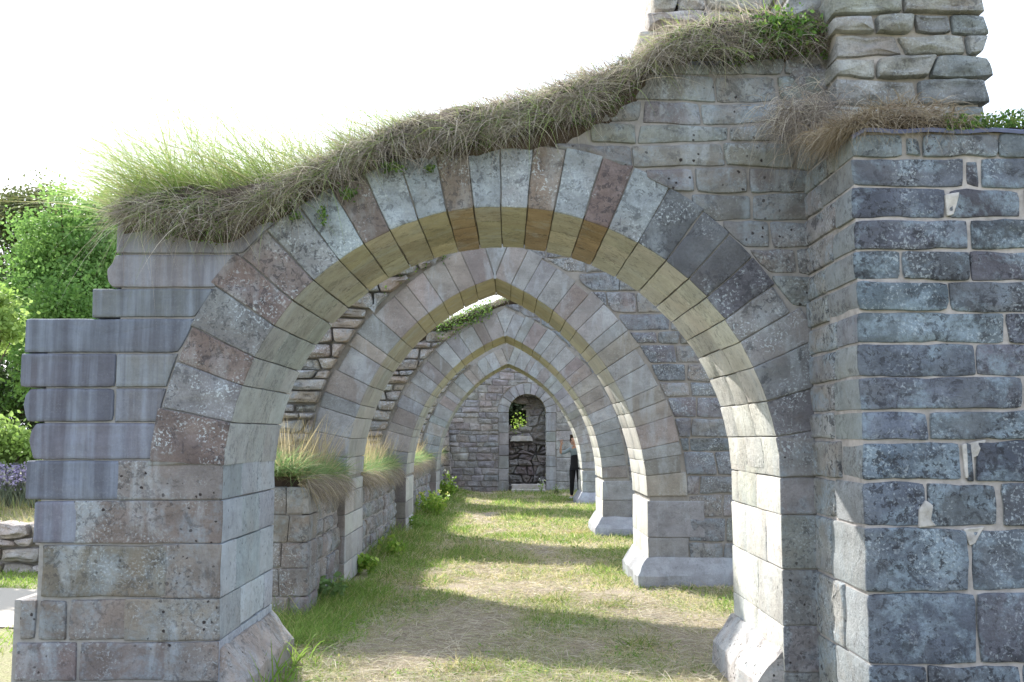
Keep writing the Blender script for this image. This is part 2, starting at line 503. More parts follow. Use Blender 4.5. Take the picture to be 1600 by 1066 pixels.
# rough heart of the stepped end, behind its facing stones
def heart(mb, x0, x1, y0, y1, z0, z1, col):
    i = len(mb.v)
    mb.v += [Vector(p) for p in ((x0, y0, z0), (x1, y0, z0), (x1, y1, z0), (x0, y1, z0), (x0, y0, z1), (x1, y0, z1), (x1, y1, z1), (x0, y1, z1))]
    for f in ((0, 1, 5, 4), (1, 2, 6, 5), (2, 3, 7, 6), (3, 0, 4, 7), (4, 5, 6, 7), (3, 2, 1, 0)): mb.face(tuple(i+k for k in f), col)
heart(core, X1(36), -2.6, Y1+.024, Y1+T-.03, -.3, Z1(938), MORT_PALE)
heart(core, X1(70), -2.5, Y1+.022, Y1+T-.022, -.3, Z1(500), MORT_PALE)
core.build('mortar_core', M_MORT, w1, smooth=False)
ringb = MB()
ang1 = [R(a) for a in (2, 9, 16.5, 24, 30, 35.5, 41.5, 47, 53, 60, 67, 72.5, 79, 84.6, 90.3, 96, 101.6, 108, 114.4, 120.5, 126.7, 133.5, 139.5, 146, 153.7, 160, 168, 177)]
browns = {10, 12, 15, 21, 22, 24, 26, 18}
blues = {9, 11, 13, 14, 16, 17, 19}
def rc1(k, a):
    if k in browns: return jit3((.205, .168, .155))
    if k in blues: return jit3((.295, .325, .355))
    if k in (5, 6, 7, 8): return jit3((.155, .16, .18))
    return jit3((.24, .245, .25))
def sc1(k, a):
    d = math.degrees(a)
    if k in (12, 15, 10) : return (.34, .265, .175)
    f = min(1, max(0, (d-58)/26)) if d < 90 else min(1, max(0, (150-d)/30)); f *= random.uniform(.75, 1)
    p = SUN_CREAM if d < 90 else (.40, .43, .44)  # right haunch coloured as sunlit, left one as shaded blue-grey
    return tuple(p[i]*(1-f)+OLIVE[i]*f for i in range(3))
def rw1(k, a): 
    d = math.degrees(a)
    return .44+random.uniform(-.03, .03)+(.05 if d > 125 else 0)-(.04 if 28 < d < 50 else 0)
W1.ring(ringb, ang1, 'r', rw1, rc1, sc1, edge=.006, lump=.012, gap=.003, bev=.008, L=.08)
ringb.build('arch_ring', M_RING, w1)
jb = MB()
zr = [Z1(v) for v in (1125, 1052, 979, 890, 805, 746, 683)]+[1.465+1.795*math.sin(R(2))]
W1.jamb(jb, 'r', zr, lambda k: jit3((.20, .20, .20)), lambda k: jit3(SUN_CREAM), front=(.4, .5), gap=.003, bev=.008, amp=.008)  # quoin sides brightened as in sun, fronts kept dark
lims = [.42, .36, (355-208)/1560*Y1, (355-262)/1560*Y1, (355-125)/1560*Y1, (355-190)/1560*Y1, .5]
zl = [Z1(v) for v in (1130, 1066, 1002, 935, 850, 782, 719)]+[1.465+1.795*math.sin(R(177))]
W1.jamb(jb, 'l', zl, lambda k: jit3((.21, .19, .175)), lambda k: jit3((.38, .42, .47)), limit=[.42, .36, (355-208)/1560*Y1, (355-262)/1560*Y1, (355-125)/1560*Y1, (355-190)/1560*Y1, .5], gap=.003, bev=.008, amp=.008)  # quoin sides tinted blue-grey to stand for shade
jb.build('jamb', M_ASHLAR, w1)
# facing left of the arch: the courses as laid
face = MB(); streak = MB()
rowsL = [(345, 397, [180, 'R']), (397, 450, [166, 'R']), (450, 497, [142, 'R']), (497, 552, [37, 'R']), (552, 606, [30, 180, 'R']), (606, 660, [36, 178, 'R']),
         (660, 719, [45, 'R']), (719, 782, [37, 187, None]), (782, 850, [50, 122, None]), (850, 935, [62, 262, None]), (935, 1002, [28, 57, 105, 208, None]), (1002, 1066, [20, 120, 262, None]), (1066, 1130, [12, 150, 250, None])]
lim = {719: 190, 782: 125, 850: 262, 935: 208, 1002: None, 1066: None}
cutL = cut_ring(W1, .49)
for v0, v1, us in rowsL:
    z1, z0 = Z1(v0), Z1(v1)
    for k in range(len(us)-1):
        xa = X1(us[k], (v0+v1)/2)
        e = us[k+1]
        xb = W1.ax-.3 if e == 'R' else (X1(e, (v0+v1)/2) if e is not None else {719: W1.jl-lims[5], 782: W1.jl-lims[4], 850: W1.jl-lims[3], 935: W1.jl-lims[2], 1002: W1.jl-lims[1], 1066: W1.jl-lims[0]}[v0])
        if xb-xa < .05: continue
        first = (k == 0)
        poly = [(xa, z0), (xb, z0), (xb, z1), (xa, z1)]
        if first and v0 in (660, 606): poly = [(xa+.02, z0), (xb, z0), (xb, z1), (xa+.03, z1), (xa, z1-.05), (xa-.01, (z0+z1)/2)]
        if first and v0 == 397: poly = [(xa+.035, z0), (xb, z0), (xb, z1), (xa+.05, z1), (xa+.03, z1-.06), (xa-.005, z1-.10), (xa, z0+.04)]
        if e == 'R': poly = cut_circle(poly, W1.l[0], W1.l[1], W1.l[2]+.465)
        if not poly: continue
        purple = v0 < 850 and (first or e == 'R') and not (v0 == 782 and not first)
        lo = v0 >= 850 or (v0 in (719, 782) and k == 1)
        mb = face if lo else streak
        c = jit3((.20, .178, .165)) if lo else (jit3((.125, .13, .16)) if first and v0 >= 497 else jit3((.165, .175, .19)))
        if v0 < 450: c = jit3((.215, .21, .225))
        dep = T if first else .35
        stone(mb, W1.P, poly, 0, dep, c, rad=.03 if lo or first else .012, gap=.010 if lo else .005, bev=.016, amp=.009 if lo else .005, lump=.006, back=first)
streak.build('streaked_masonry', M_STREAK, w1)
# facing right of the arch, up to the turf
zs = sorted(Z1(v) for v in (88, 118, 160, 192, 222, 262, 303, 346, 388, 432, 480))
def cr1(x, z):
    return jit3((.215, .215, .205)) if z > 3.6 else jit3((.185, .18, .18))
def x0r(z):
    cx, cz, r = W1.r; ro = r+.43
    if z > cz+ro-.02: return X1(925) if z < Z1(150) else X1(985)
    return cx+math.sqrt(max(.0, (ro-.12)**2-(z-cz-.1)**2)) if z < cz+ro-.2 else cx+.35
rows_fill(face, W1.P, x0r, lambda z: X1(1300), zs, (.30, .62), cr1, cut=cut_ring(W1, .415), gap=.008, bev=.014, rad=.04, amp=.012, edge=.012, lump=.014, bulge=.006, L=.08, wob=.04)
face.build('masonry', M_ASHLAR, w1)
pl = MB()
plinth(pl, W1.jl-.3, W1.jl, Y1+.03, Y1+T, .17, .20, .40, (.34, .30, .265), cuts=(Y1+1.05,), front=False, left=False)
plinth(pl, W1.jr, W1.jr+.3, Y1+.03, Y1+T, .17, .18, .38, (.40, .38, .36), cuts=(Y1+.7,), front=False, right=False)
pl.build('plinth', M_ASHLAR, w1, sharp=30)

# ================================================================== buttress to the right
YB, XB = 5.6, 1.965
bt = empty('buttress', (3.5, YB, 0), 'broad dark lichen-mottled buttress with pale pink mortar joints standing at the right edge', 'buttress')
ZB = lambda v: at(1400, v, Y=YB).z
XBf = lambda u, v: at(u, v, Y=YB).x
PB = lambda a, b, c: Vector((a, YB+c, b))
bb = MB()
rowsB = [(208, 246, [1412, 1441, 1560]), (246, 291, [1508, 1534, 1620]), (291, 340, [1480, 1600]), (340, 392, [1517, 1650]), (392, 438, [1410, 1517, 1640]), (438, 488, [1484, 1640]), (488, 538, [1573, 1700]),
         (538, 590, [1527, 1640]), (590, 640, [1600]), (640, 688, [1452, 1640]), (688, 755, [1508, 1524, 1640]), (755, 823, [1449, 1565, 1660]), (823, 925, [1516, 1650]), (925, 1040, [1528, 1680]), (1040, 1110, [1450, 1600])]
for v0, v1, us in rowsB:
    z1, z0 = ZB(v0), ZB(v1)
    if v0 == 1040: z0 = -.1
    dep0 = random.uniform(.3, .6); xs = [XB]+[XBf(u, (v0+v1)/2) for u in us]
    while xs[-1] < 4.6: xs.append(xs[-1]+random.uniform(.4, .7))
    for k in range(len(xs)-1):
        g = .016 if (k or v0 < 600) else .010
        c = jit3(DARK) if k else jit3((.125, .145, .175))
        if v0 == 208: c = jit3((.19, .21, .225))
        zr_ = [z0+noise.noise(Vector((x_*1.1, z0*9, 3)))*.02 for x_ in (xs[k], xs[k+1])]+[z1+noise.noise(Vector((x_*1.1, z1*9, 3)))*.02 for x_ in (xs[k+1], xs[k])]
        stone(bb, PB, [(xs[k], zr_[0]), (xs[k+1], zr_[1]), (xs[k+1]+random.uniform(-.012, .012)*(k > 0), zr_[2]), (xs[k], zr_[3])], 0, dep0 if k == 0 else .3, c, side=jit3((.27, .285, .29)), gap=random.choice((.004, .007, .009, .012)), bev=.012, rad=.035, amp=.012, edge=.014, lump=.010, bulge=.003, L=.07)  # side colour raised to show light on the return
    # the return, behind the corner stone; light on it put into its paler colour
    PS = lambda a, b, c: Vector((XB+c, a, b))
    y = YB+dep0
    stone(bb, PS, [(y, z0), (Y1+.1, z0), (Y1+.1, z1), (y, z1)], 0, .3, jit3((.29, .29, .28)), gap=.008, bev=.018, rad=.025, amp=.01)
bb.build('masonry', M_BUTT, bt)
cb = MB(); heart(cb, XB+.02, 5.0, YB+.019, 8.0, -.3, ZB(206), (.46, .42, .40))
for pts in (((1503, 694), (1541, 686), (1534, 712), (1522, 712), (1521, 748), (1509, 748)), ((1436, 797), (1446, 782), (1458, 790), (1454, 812), (1462, 822), (1436, 824)), ((1506, 826), (1540, 822), (1526, 848), (1516, 852)), ((1476, 305), (1500, 300), (1490, 335), (1480, 338))):
    q = [(XBf(u, v), ZB(v)) for u, v in pts]
    stone(cb, PB, q, -.004, .06, (.55, .52, .49), gap=.0, bev=.006, rad=.01, amp=.01, edge=.006, L=.03)
cb.build('mortar_core', M_MORT, bt, smooth=False)

# ---- rubble pier standing on it
YP = 6.25
rp = empty('rubble_pier', (2.6, YP, 3.4), 'tall pier of rough weathered rubble rising out of frame above the right buttress', 'pier')
PP = lambda a, b, c: Vector((a, YP+c, b))
rb = MB()
zp = [at(1400, v, Y=YP).z for v in (205, 165, 122, 85, 52, 20, -12, -45, -80, -120, -160)]
xl, xr = at(1302, 100, Y=YP).x, at(1548, 100, Y=YP).x
rows_fill(rb, PP, lambda z: xl+random.uniform(-.03, .02), lambda z: xr+random.uniform(-.04, .02), zp, (.22, .6), lambda x, z: jit3((.30, .295, .275)) if x < 2.6 else jit3((.25, .26, .26)), dep=.9, gap=.011, bev=.022, rad=.035, amp=.018, ns=6, bulge=.004, L=.07, lump=.032, prot=.05, edge=.018, wob=.05, skew=.03)
rows_fill(rb, lambda a, b, c: Vector((a, Y1+c, b)), lambda z: X1(1245), lambda z: xl+.1, [Z1(v) for v in (240, 190, 142, 100, 68, 30, -5, -40, -80)], (.2, .5), lambda x, z: jit3((.27, .27, .26)), dep=.7, gap=.016, bev=.03, rad=.05, amp=.018, bulge=.012, L=.08, lump=.04, prot=.05, edge=.02, wob=.05, skew=.03)
rb.build('masonry', M_RUB, rp)
cb = MB(); heart(cb, xl+.04, xr-.07, YP+.05, YP+.86, 3.2, zp[-1]-.05, (.46, .41, .36)); heart(cb, X1(1245)+.05, xl+.1, Y1+.04, Y1+.66, 3.2, Z1(-78), (.46, .41, .36))
cb.build('mortar_core', M_MORT, rp, smooth=False)
# broken wall stub beyond the turf, flare haze put into its pale stone colour
st = empty('wall_stub', (1.4, 7.6, 4.2), 'broken mass of masonry, coloured pale for flare haze, rising behind the turf left of the rubble pier', 'wall stub')
sb = MB(); YS = 7.7
PSb = lambda a, b, c: Vector((a, YS+c, b))
zst = [at(1050, v, Y=YS).z for v in (190, 150, 110, 78, 45, 15, -20, -60, -110)]
x60, z60 = at(1004, 60, Y=YS).x, at(1004, 60, Y=YS).z
rows_fill(sb, PSb, lambda z: x60+(z-z60)*.24+random.uniform(-.03, .03), lambda z: at(1330, 60, Y=YS).x, zst, (.2, .5), lambda x, z: jit3((.46, .43, .385)), dep=1.2, gap=.008, bev=.03, rad=.05, amp=.015, bulge=.01, lump=.04, prot=.06, wob=.05, skew=.04)
heart(sb, x60+.3, at(1328, 60, Y=YS).x, YS+.05, YS+1.1, 3.5, zst[-1]-.1, (.42, .39, .35))
sb.build('masonry', M_RUB, st)

# ================================================================== the three pointed arches beyond
def pointed(name_label, Y, left, right, ax, ringw, rows_col, top, x0, x1, front_plinth, nl, nr, mat_ring, rub_to, pl_l=False):
    W = Wall(Y, T, left, right, ax)
    root = empty('arch_wall', (0, Y, 0), name_label, 'arch wall', 'arched walls across the ruined aisle')
    W.core(top, x0+.1, x1, col=(.30, .285, .265)).build('mortar_core', M_MORT, root, smooth=False)
    rg = MB()
    aL = math.acos((ax-left[0])/left[2]); aR = math.acos((ax-right[0])/right[2])
    def seq(a0, a1, n):
        s = [a0+(a1-a0)*(i+random.uniform(-.22, .22)*(0 < i < n))/n for i in range(n+1)]
        return s
    tint = lambda k, a: jit3(random.choice([(.28, .285, .285), (.31, .315, .32), (.275, .26, .245), (.285, .26, .24)]), .07)
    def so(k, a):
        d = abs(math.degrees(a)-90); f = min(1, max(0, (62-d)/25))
        p = SUN_CREAM if math.degrees(a) < 90 else (.36, .365, .35)  # sun on the right half, shade on the left, put into the colour
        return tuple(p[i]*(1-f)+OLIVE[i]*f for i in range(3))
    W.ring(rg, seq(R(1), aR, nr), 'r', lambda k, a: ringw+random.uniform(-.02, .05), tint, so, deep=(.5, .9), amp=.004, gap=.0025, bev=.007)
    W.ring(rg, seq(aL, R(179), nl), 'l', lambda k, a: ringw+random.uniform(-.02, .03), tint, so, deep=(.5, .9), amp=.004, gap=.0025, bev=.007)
    ao = lambda c, a: (c[0]+(c[2]+ringw)*math.cos(a), c[1]+(c[2]+ringw)*math.sin(a))
    stone(rg, W.P, [(ax, W.apz+.002), ao(right, aR), (ax, W.apz+ringw*1.18), ao(left, aL)], 0, T, tint(0, 0), side=(.27, .25, .15), amp=.004, rad=.005)
    rg.build('arch_ring', mat_ring, root)
    j = MB()
    W.jamb(j, 'r', courses(.0, right[1], .24, .34), lambda k: jit3((.25, .255, .26)), lambda k: jit3(SUN_CREAM), front=(.45, .9), amp=.005, gap=.003, bev=.007)  # side faces coloured bright as if in sun
    W.jamb(j, 'l', courses(.0, left[1], .24, .34), lambda k: jit3((.27, .245, .225)), lambda k: jit3((.37, .37, .36)), front=(.35, .6), amp=.005, gap=.003, bev=.007)  # side faces coloured duller, as the shaded jamb
    j.build('jamb', M_CLEAN, root)
    mb = MB()
    # right of the arch: squared courses
    zs = courses(.0, 5.0, .15, .30)
    cut = cut_ring(W, ringw+.03)
    def xr0(z):
        cx, cz, r = right; ro = r+ringw-.1
        if z < cz: return W.jr+.48
        if z > cz+math.sqrt(max(.0, ro*ro-(ax-cx)**2)): return ax
        return cx+math.sqrt(max(.01, ro*ro-(z-cz)**2))-.15
    zz = [z for z in zs if True]
    rows_fill(mb, W.P, xr0, lambda z: x1, zz, (.25, .7), lambda x, z: jit3((.21, .22, .235) if random.random() < .6 else (.27, .265, .26)), cut=lambda p, xc, zc: (cut(p, xc, zc) if (zc > right[1] and zc < top(xc)) else (p if zc < top(xc) else None)), gap=.011, bev=.016, rad=.035, amp=.011, edge=.013, lump=.014, bulge=.005, L=.08, wob=.03, skew=.015)
    # left: broken rubble bonded to the lost aisle vault
    def xl1(z):
        cx, cz, r = left; ro = r+ringw-.1
        if z < cz: return W.jl-.4
        if z > cz+math.sqrt(max(.0, ro*ro-(ax-cx)**2)): return ax
        return cx-math.sqrt(max(.01, ro*ro-(z-cz)**2))+.15
    zs2 = courses(.9, rub_to, .10, .2)
    rows_fill(mb, W.P, lambda z: x0+random.uniform(-.12, .1), xl1, zs2, (.3, .8),  lambda x, z: jit3((.31, .275, .235) if random.random() < .7 else (.33, .32, .30)), cut=lambda p, xc, zc: (cut(p, xc, zc) if zc > left[1] else p) if zc < top(xc)+.05 else None, c0=-.09, gap=.010, bev=.03, rad=.05, amp=.014, bulge=.012, dep=.6, prot=.14, lump=.03, wob=.05, skew=.03, L=.08)
    mb.build('masonry', M_RUB if False else M_BUTT2, root)
    pb = MB()
    plinth(pb, W.jr, W.jr+2.0, Y, Y+T, .14, .13, .33, (.33, .345, .37), front=front_plinth, right=False, cuts=(Y+.8,))
    pb.build('plinth', M_CLEAN, root, sharp=30)
    return W, root
M_BUTT2 = stone_mat('mixed_masonry', white=.55, dark=.55, wash=.3, mottle=.4, bump=.8, blue=.4, brown=.4)
Y2, Y3, Y4, YE = 11.94, 17.86, 25.64, 31.4
top2 = lerp([(-3.4, 2.9), (-2.4, 3.3), (-1.9, 3.55), (-1.2, 3.80), (-.2, 4.3), (1, 4.6), (3.6, 5.0)])
W2, w2 = pointed('second arched wall with a pointed grey arch and dark coursed masonry on its right', Y2, (.62, 1.23, 2.55), (-1.23, .99, 2.87), -.17, .44, None, top2, -3.3, 3.6, True, 14, 17, M_CLEAN, 3.95)
top3 = lerp([(-3.4, 2.8), (-2.4, 3.25), (-1.7, 3.48), (-.86, 3.8), (0, 4.14), (1, 4.5), (3.6, 5.0)])
W3, w3 = pointed('third arched wall with a pointed arch and a green fringe of plants above its left haunch', Y3, (.88, 1.02, 2.70), (-1.16, .96, 2.82), -.07, .44, None, top3, -3.3, 3.6, True, 15, 17, M_CLEAN, 3.8)
top4 = lerp([(-3.4, 2.4), (-1.7, 3.5), (0, 4.3), (3.6, 4.6)])
W4, w4 = pointed('fourth and farthest arched wall, its right jamb half hiding a waving person', Y4, (1.18, .84, 3.02), (-1.06, .87, 2.93), -.02, .44, None, top4, -3.3, 3.6, True, 16, 17, M_CLEAN, 3.6)

# ================================================================== low wall along the left of the aisle
aw = empty('aisle_wall', (-2.6, 9.9, 0), 'low rubble wall running along the left side of the grassy aisle, long grass on top', 'wall')
ab = MB(); XA = -2.0
PA = lambda a, b, c: Vector((XA-c, a, b))
aw_top = lerp([(9.8, 1.26), (14, 1.16), (20, 1.1), (32, 1.15)])
for (ya, yb) in ((9.9, Y2-.03), (Y2+T+.02, Y3-.03), (Y3+T+.02, Y4-.03), (Y4+T+.02, YE-.02)):
    zs = courses(-.1, aw_top((ya+yb)/2), .17, .30)
    rows_fill(ab, PA, lambda z: ya+(random.uniform(.3, .55) if ya < 10 else 0), lambda z: yb, zs, (.28, .62), lambda x, z: jit3(random.choice([(.28, .255, .235), (.28, .27, .26), (.25, .23, .215)])), gap=.009, bev=.022, rad=.045, amp=.014, bulge=.008, lump=.03, prot=.03, edge=.012, wob=.06, skew=.03, L=.08)
    if ya < 10:   # dressed end
        zs = courses(-.1, 1.26, .24, .33)
        rows_fill(ab, lambda a, b, c: Vector((a, 9.86+c, b)), lambda z: -3.1, lambda z: -1.95, zs, (.25, .4), lambda x, z: jit3((.28, .255, .235)), gap=.003, bev=.012, rad=.02, amp=.008, dep=.5)
    # wall face below each arch respond
ab.build('masonry', M_BUTT2, aw)
cb = MB()
for (ya, yb) in ((9.95, Y2-.05), (Y2+T+.05, Y3-.05), (Y3+T+.05, Y4-.05), (Y4+T+.05, YE-.05)):
    heart(cb, -3.08, XA-.02, ya-(.07 if ya < 10 else 0), yb, -.3, aw_top((ya+yb)/2)-.02, (.38, .36, .34))
cb.build('mortar_core', M_MORT, aw, smooth=False)

# ================================================================== end wall with the blocked doorway
ew = empty('end_wall', (0, YE, 0), 'rubble end wall closing the aisle, with a tall blocked round-headed doorway', 'wall')
E = lambda u, v: at(u, v, Y=YE)
dx0, dx1 = E(795, 700).x, E(853, 700).x; dcx = (dx0+dx1)/2; dr = (dx1-dx0)/2; dz = E(820, 645).z
PE = lambda a, b, c: Vector((a, YE+c, b))
WE = Wall(YE, .7, (dcx, dz, dr), (dcx, dz, dr), dcx)
eb = MB()
cutE = cut_ring(WE, .36)
holes = [(E(733, 658), .07), (E(874, 657), .07)]
def cutwall(p, xc, zc):
    for h, r in holes:
        if abs(xc-h.x) < .16 and abs(zc-h.z) < .09: return None
    if zc > dz: return cutE(p, xc, zc)
    return p
zsE = courses(0, 5.2, .13, .24)
rows_fill(eb, PE, lambda z: -3.2, lambda z: (dx0-.32 if z < dz else dcx), zsE, (.2, .6), lambda x, z: jit3(random.choice([(.29, .275, .27), (.31, .29, .275), (.265, .26, .265)])), cut=cutwall, gap=.007, bev=.02, rad=.04, amp=.014, bulge=.006, lump=.025, prot=.03, wob=.05, skew=.03)
rows_fill(eb, PE, lambda z: (dx1+.32 if z < dz else dcx), lambda z: 3.4, courses(0, 5.2, .2, .42), (.4, .9), lambda x, z: jit3((.34, .335, .33)), cut=cutwall, gap=.006, bev=.016, rad=.02, amp=.008)
# corner pilaster at the left
zsP = courses(0, 2.12, .16, .28)
rows_fill(eb, lambda a, b, c: Vector((a, YE-.5+c, b)), lambda z: -2.5, lambda z: -1.82+random.uniform(-.05, .05), zsP, (.3, .5), lambda x, z: jit3((.29, .26, .24)), dep=.5, gap=.007, bev=.02, rad=.03, amp=.014)
eb.build('masonry', M_RUB, ew)
c_ = MB()
heart(c_, -3.1, dx0-.1, YE+.03, YE+.68, -.3, 5.1, (.33, .31, .29)); heart(c_, dx1+.1, 3.4, YE+.03, YE+.68, -.3, 5.1, (.36, .34, .32))
n = 16
for i in range(n):
    a0, a1 = math.pi*i/n, math.pi*(i+1)/n
    xa, xb = sorted((dcx+(dr+.1)*math.cos(a0), dcx+(dr+.1)*math.cos(a1)))
    heart(c_, xa, xb, YE+.03, YE+.68, dz+(dr+.1)*min(math.sin(a0), math.sin(a1)), 5.1, (.33, .31, .29))
c_.build('mortar_core', M_MORT, ew, smooth=False)
er = MB()
WE.ring(er, [math.pi*i/11 for i in range(12)], 'r', .34, lambda k, a: jit3((.28, .28, .285)), lambda k, a: (.35, .31, .22), deep=(.4, .7))
er.build('arch_ring', M_CLEAN, ew)
ej = MB()
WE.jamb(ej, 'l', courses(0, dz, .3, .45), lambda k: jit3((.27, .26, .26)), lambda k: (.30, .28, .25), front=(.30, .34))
WE.jamb(ej, 'r', courses(0, dz, .3, .45), lambda k: jit3((.30, .30, .30)), lambda k: SUN_CREAM, front=(.30, .34))  # right jamb side coloured as sunlit
ej.build('jamb', M_CLEAN, ew)
# blocking of the doorway with a ragged hole near its head
fb = MB(); PF = lambda a, b, c: Vector((a, YE+.42+c, b))
hx0, hx1 = E(793, 650).x-.05, E(820, 650).x; hz0, hz1 = E(800, 668).z, E(800, 634).z
hc = ((hx0+hx1)/2, (hz0+hz1)/2)
def infill(p, xc, zc):
    if zc > dz and math.hypot(xc-dcx, zc-dz) > dr+.12: return None
    dxn = (xc-hc[0]-.05*math.sin(zc*7))/(.5*(hx1-hx0)+.07); dzn = (zc-hc[1])/(.5*(hz1-hz0)+.06)
    if dxn*dxn+dzn*dzn*.9 < 1 and not (zc > hc[1]+.12 and xc > hc[0]+.08): return None
    return p
for (zlo, zhi, prot, cc) in ((0, E(820, 690).z, -.03, (.19, .17, .165)), (E(820, 690).z, dz+dr+.1, .12, (.28, .265, .255))):
    rows_fill(fb, lambda a, b, c: Vector((a, YE+.42+prot+c, b)), lambda z: dx0-.05, lambda z: dx1+.05, courses(zlo, zhi, .10, .28), (.10, .5), lambda x, z: jit3(cc, .08), cut=infill, gap=.008, bev=.03, rad=.07, amp=.03, ns=5, bulge=.02, dep=.25, L=.06, lump=.08, prot=.12, wob=.16, skew=.09)
fb.build('blocking', M_RUB, ew)
lb = MB()
stone(lb, lambda a, b, c: Vector((a, YE+.22+c, b)), [(dx0+.02, E(820, 690).z), (dx0+.78, E(820, 690).z), (dx0+.70, E(820, 681).z), (dx0+.10, E(820, 681).z)], 0, .45, (.40, .38, .35), bev=.02, amp=.01)
lb.build('ledge', M_CLEAN, ew)
cb = MB(); heart(cb, dx0, dx1, YE+.58, YE+.66, -.2, hz0-.04, (.2, .19, .18)); heart(cb, hx1+.06, dx1, YE+.58, YE+.66, hz0-.04, dz+dr*.8, (.25, .24, .22)); cb.build('blocking_core', M_MORT, ew, smooth=False)
for k, (v0, v1, dy, nm) in enumerate(((771, 766, -.80, 'lower pale stone step lying in the grass before the blocked doorway'), (766, 759, -.42, 'upper pale stone step against the foot of the blocked doorway'))):
    s_ = MB(); zt = .15+.13*k
    stone(s_, lambda a, b, c: Vector((a, YE+dy+c, b)), [(dx0+.05+.04*k, -.1+.1*k), (dx1-.02, -.1+.1*k), (dx1-.04, zt), (dx0+.08, zt)], 0, .33, (.46, .43, .39), bev=.02, amp=.01, rad=.02)
    o = s_.build('stone_step', M_CLEAN); tag(o, nm, 'step', 'steps before the blocked doorway')

# ================================================================== ground
gm = bpy.data.materials.new('meadow_ground'); t = NT(gm)
geo = t.n('ShaderNodeNewGeometry').outputs['Position']
g2 = t.noise(geo, 45., 5, .75); g3 = t.noise(geo, 7., 6, .7)
at_ = t.n('ShaderNodeAttribute', attribute_name='Col').outputs['Color']
c = t.mix(t.ramp(g3, .36, .62, .45, 0), at_, (.17, .135, .10))
c = t.mix(t.ramp(g2, .42, .62, 0, .5), c, (.52, .46, .35))
c = t.mix(t.ramp(t.noise(geo, 80., 3, .7), .38, .5, .5, 0), c, (.11, .09, .07))
bp = t.n('ShaderNodeBump', {'Strength': .9, 'Distance': .03, 'Height': t.noise(geo, 30., 6, .7)}).outputs['Normal']
t.out(t.n('ShaderNodeBsdfPrincipled', {'Base Color': c, 'Roughness': .95, 'Normal': bp, 'Specular IOR Level': .1}).outputs[0])
def gz(x, y):
    k = max(0, min(1, (3-abs(x))/.8))*max(0, min(1, (y-3)/2))
    return k*(noise.noise(Vector((x*.9, y*.9, 3)))*.035+noise.noise(Vector((x*3, y*3, 9)))*.015)+max(0, min(1, (y-18)/12))*.04*k
xs = np.concatenate([[-500, -200, -80, -40, -20, -12, -8, -5, -4], np.arange(-3.4, 3.45, .12), [4, 5, 8, 12, 20, 40, 80, 200, 500]])
ys = np.concatenate([[-60, -20, -6, 0, 2, 3], np.arange(3.4, 33, .14), [34, 36, 40, 50, 70, 120, 200, 400, 800]])
me = bpy.data.meshes.new('ground'); vs = [(x, y, gz(x, y)) for y in ys for x in xs]; nx = len(xs)
me.from_pydata(vs, [], [(j*nx+i, j*nx+i+1, (j+1)*nx+i+1, (j+1)*nx+i) for j in range(len(ys)-1) for i in range(nx-1)])
me.polygons.foreach_set('use_smooth', [True]*len(me.polygons)); me.materials.append(gm)
def fld(x, y, s, o): return np.array([noise.noise(Vector((a*s+o, b*s*.8, o))) for a, b in zip(x, y)])
def greenness(x, y):
    """how lush the floor is: 1 grass, below 0 trodden earth"""
    e = np.clip((-1.2-x)/.8, 0, 1)*(y > 8.5)
    g = fld(x, y, .9, 4.)+.55*fld(x, y, 2.7, 9.)+.8*e+.14*np.clip((y-10)/8, -1, 1)+.30*((y < 8.3)&(x > -.1))
    g = g-.60*np.exp(-((x+.75)/.6)**2)*(y < 9.3)-.42*np.exp(-((x+.35+(y-14)*.03)/.4)**2)*(y > 9)
    for (ex, ey, ew, eh) in ((1.25, 10.9, .5, .8), (.75, 13.6, .5, .7), (.9, 18.6, .6, .8), (1.4, 8.6, .4, .5)):
        g = g-.75*np.exp(-((x-ex)/ew)**2-((y-ey)/eh)**2)
    return g+.16, e
vx = np.array([v[0] for v in vs]); vy = np.array([v[1] for v in vs]); gg, _ = greenness(vx, vy)
inside = (np.abs(vx) < 3.3)&(vy > 4)&(vy < 32); gg = np.where(inside, gg, .5)
fq = np.clip((gg+.25)/.5, 0, 1)[:, None]
cc_ = np.array((.34, .29, .225))*(1-fq)+np.array((.27, .285, .13))*fq
ca = me.color_attributes.new('Col', 'FLOAT_COLOR', 'POINT'); ca.data.foreach_set('color', np.concatenate([cc_, np.ones((len(vs), 1))], 1).astype(np.float32).ravel())
tag(link(bpy.data.objects.new('ground', me)), kind='structure')

# ---- lawn
def lawn_points(N, y0, y1, x0, x1, p=1.0):
    y = y0*(y1/y0)**rs.uniform(0, 1, N) if p else rs.uniform(y0, y1, N)
    x = rs.uniform(x0, x1, N)
    return x, y
N = 150000
x, y = lawn_points(N, 5.2, 31.2, -2.25, 2.6)
green, edge = greenness(x, y)
keep = (green > -.30+.25*rs.uniform(-1, 1, N))
for yy in (Y1, Y2, Y3, Y4): keep &= ~((y > yy-.1)&(y < yy+T+.1)&((x < -1.62)|(x > 1.5)))
x, y, green, edge = x[keep], y[keep], green[keep], edge[keep]; N = len(x)
z = np.array([gz(a, b) for a, b in zip(x, y)])
sc = np.clip(y/9, .8, 3)
L = rs.uniform(.035, .095, N)*(1+1.0*edge)*np.clip(sc, .9, 1.5)*(1+1.1*np.clip(green, -.3, 1))
d = np.stack([rs.normal(0, .55, N), rs.normal(0, .55, N), rs.uniform(.5, 1, N)], 1)
col = pick([(.19, .30, .06), (.24, .36, .08), (.33, .40, .12), (.16, .26, .06), (.46, .43, .20)], N)
dry = rs.uniform(0, 1, N) > (.52+.8*green+.5*fld(x, y, 2.2, 83.))
col[dry] = pick([(.54, .48, .28), (.47, .44, .22), (.62, .55, .36)], dry.sum())
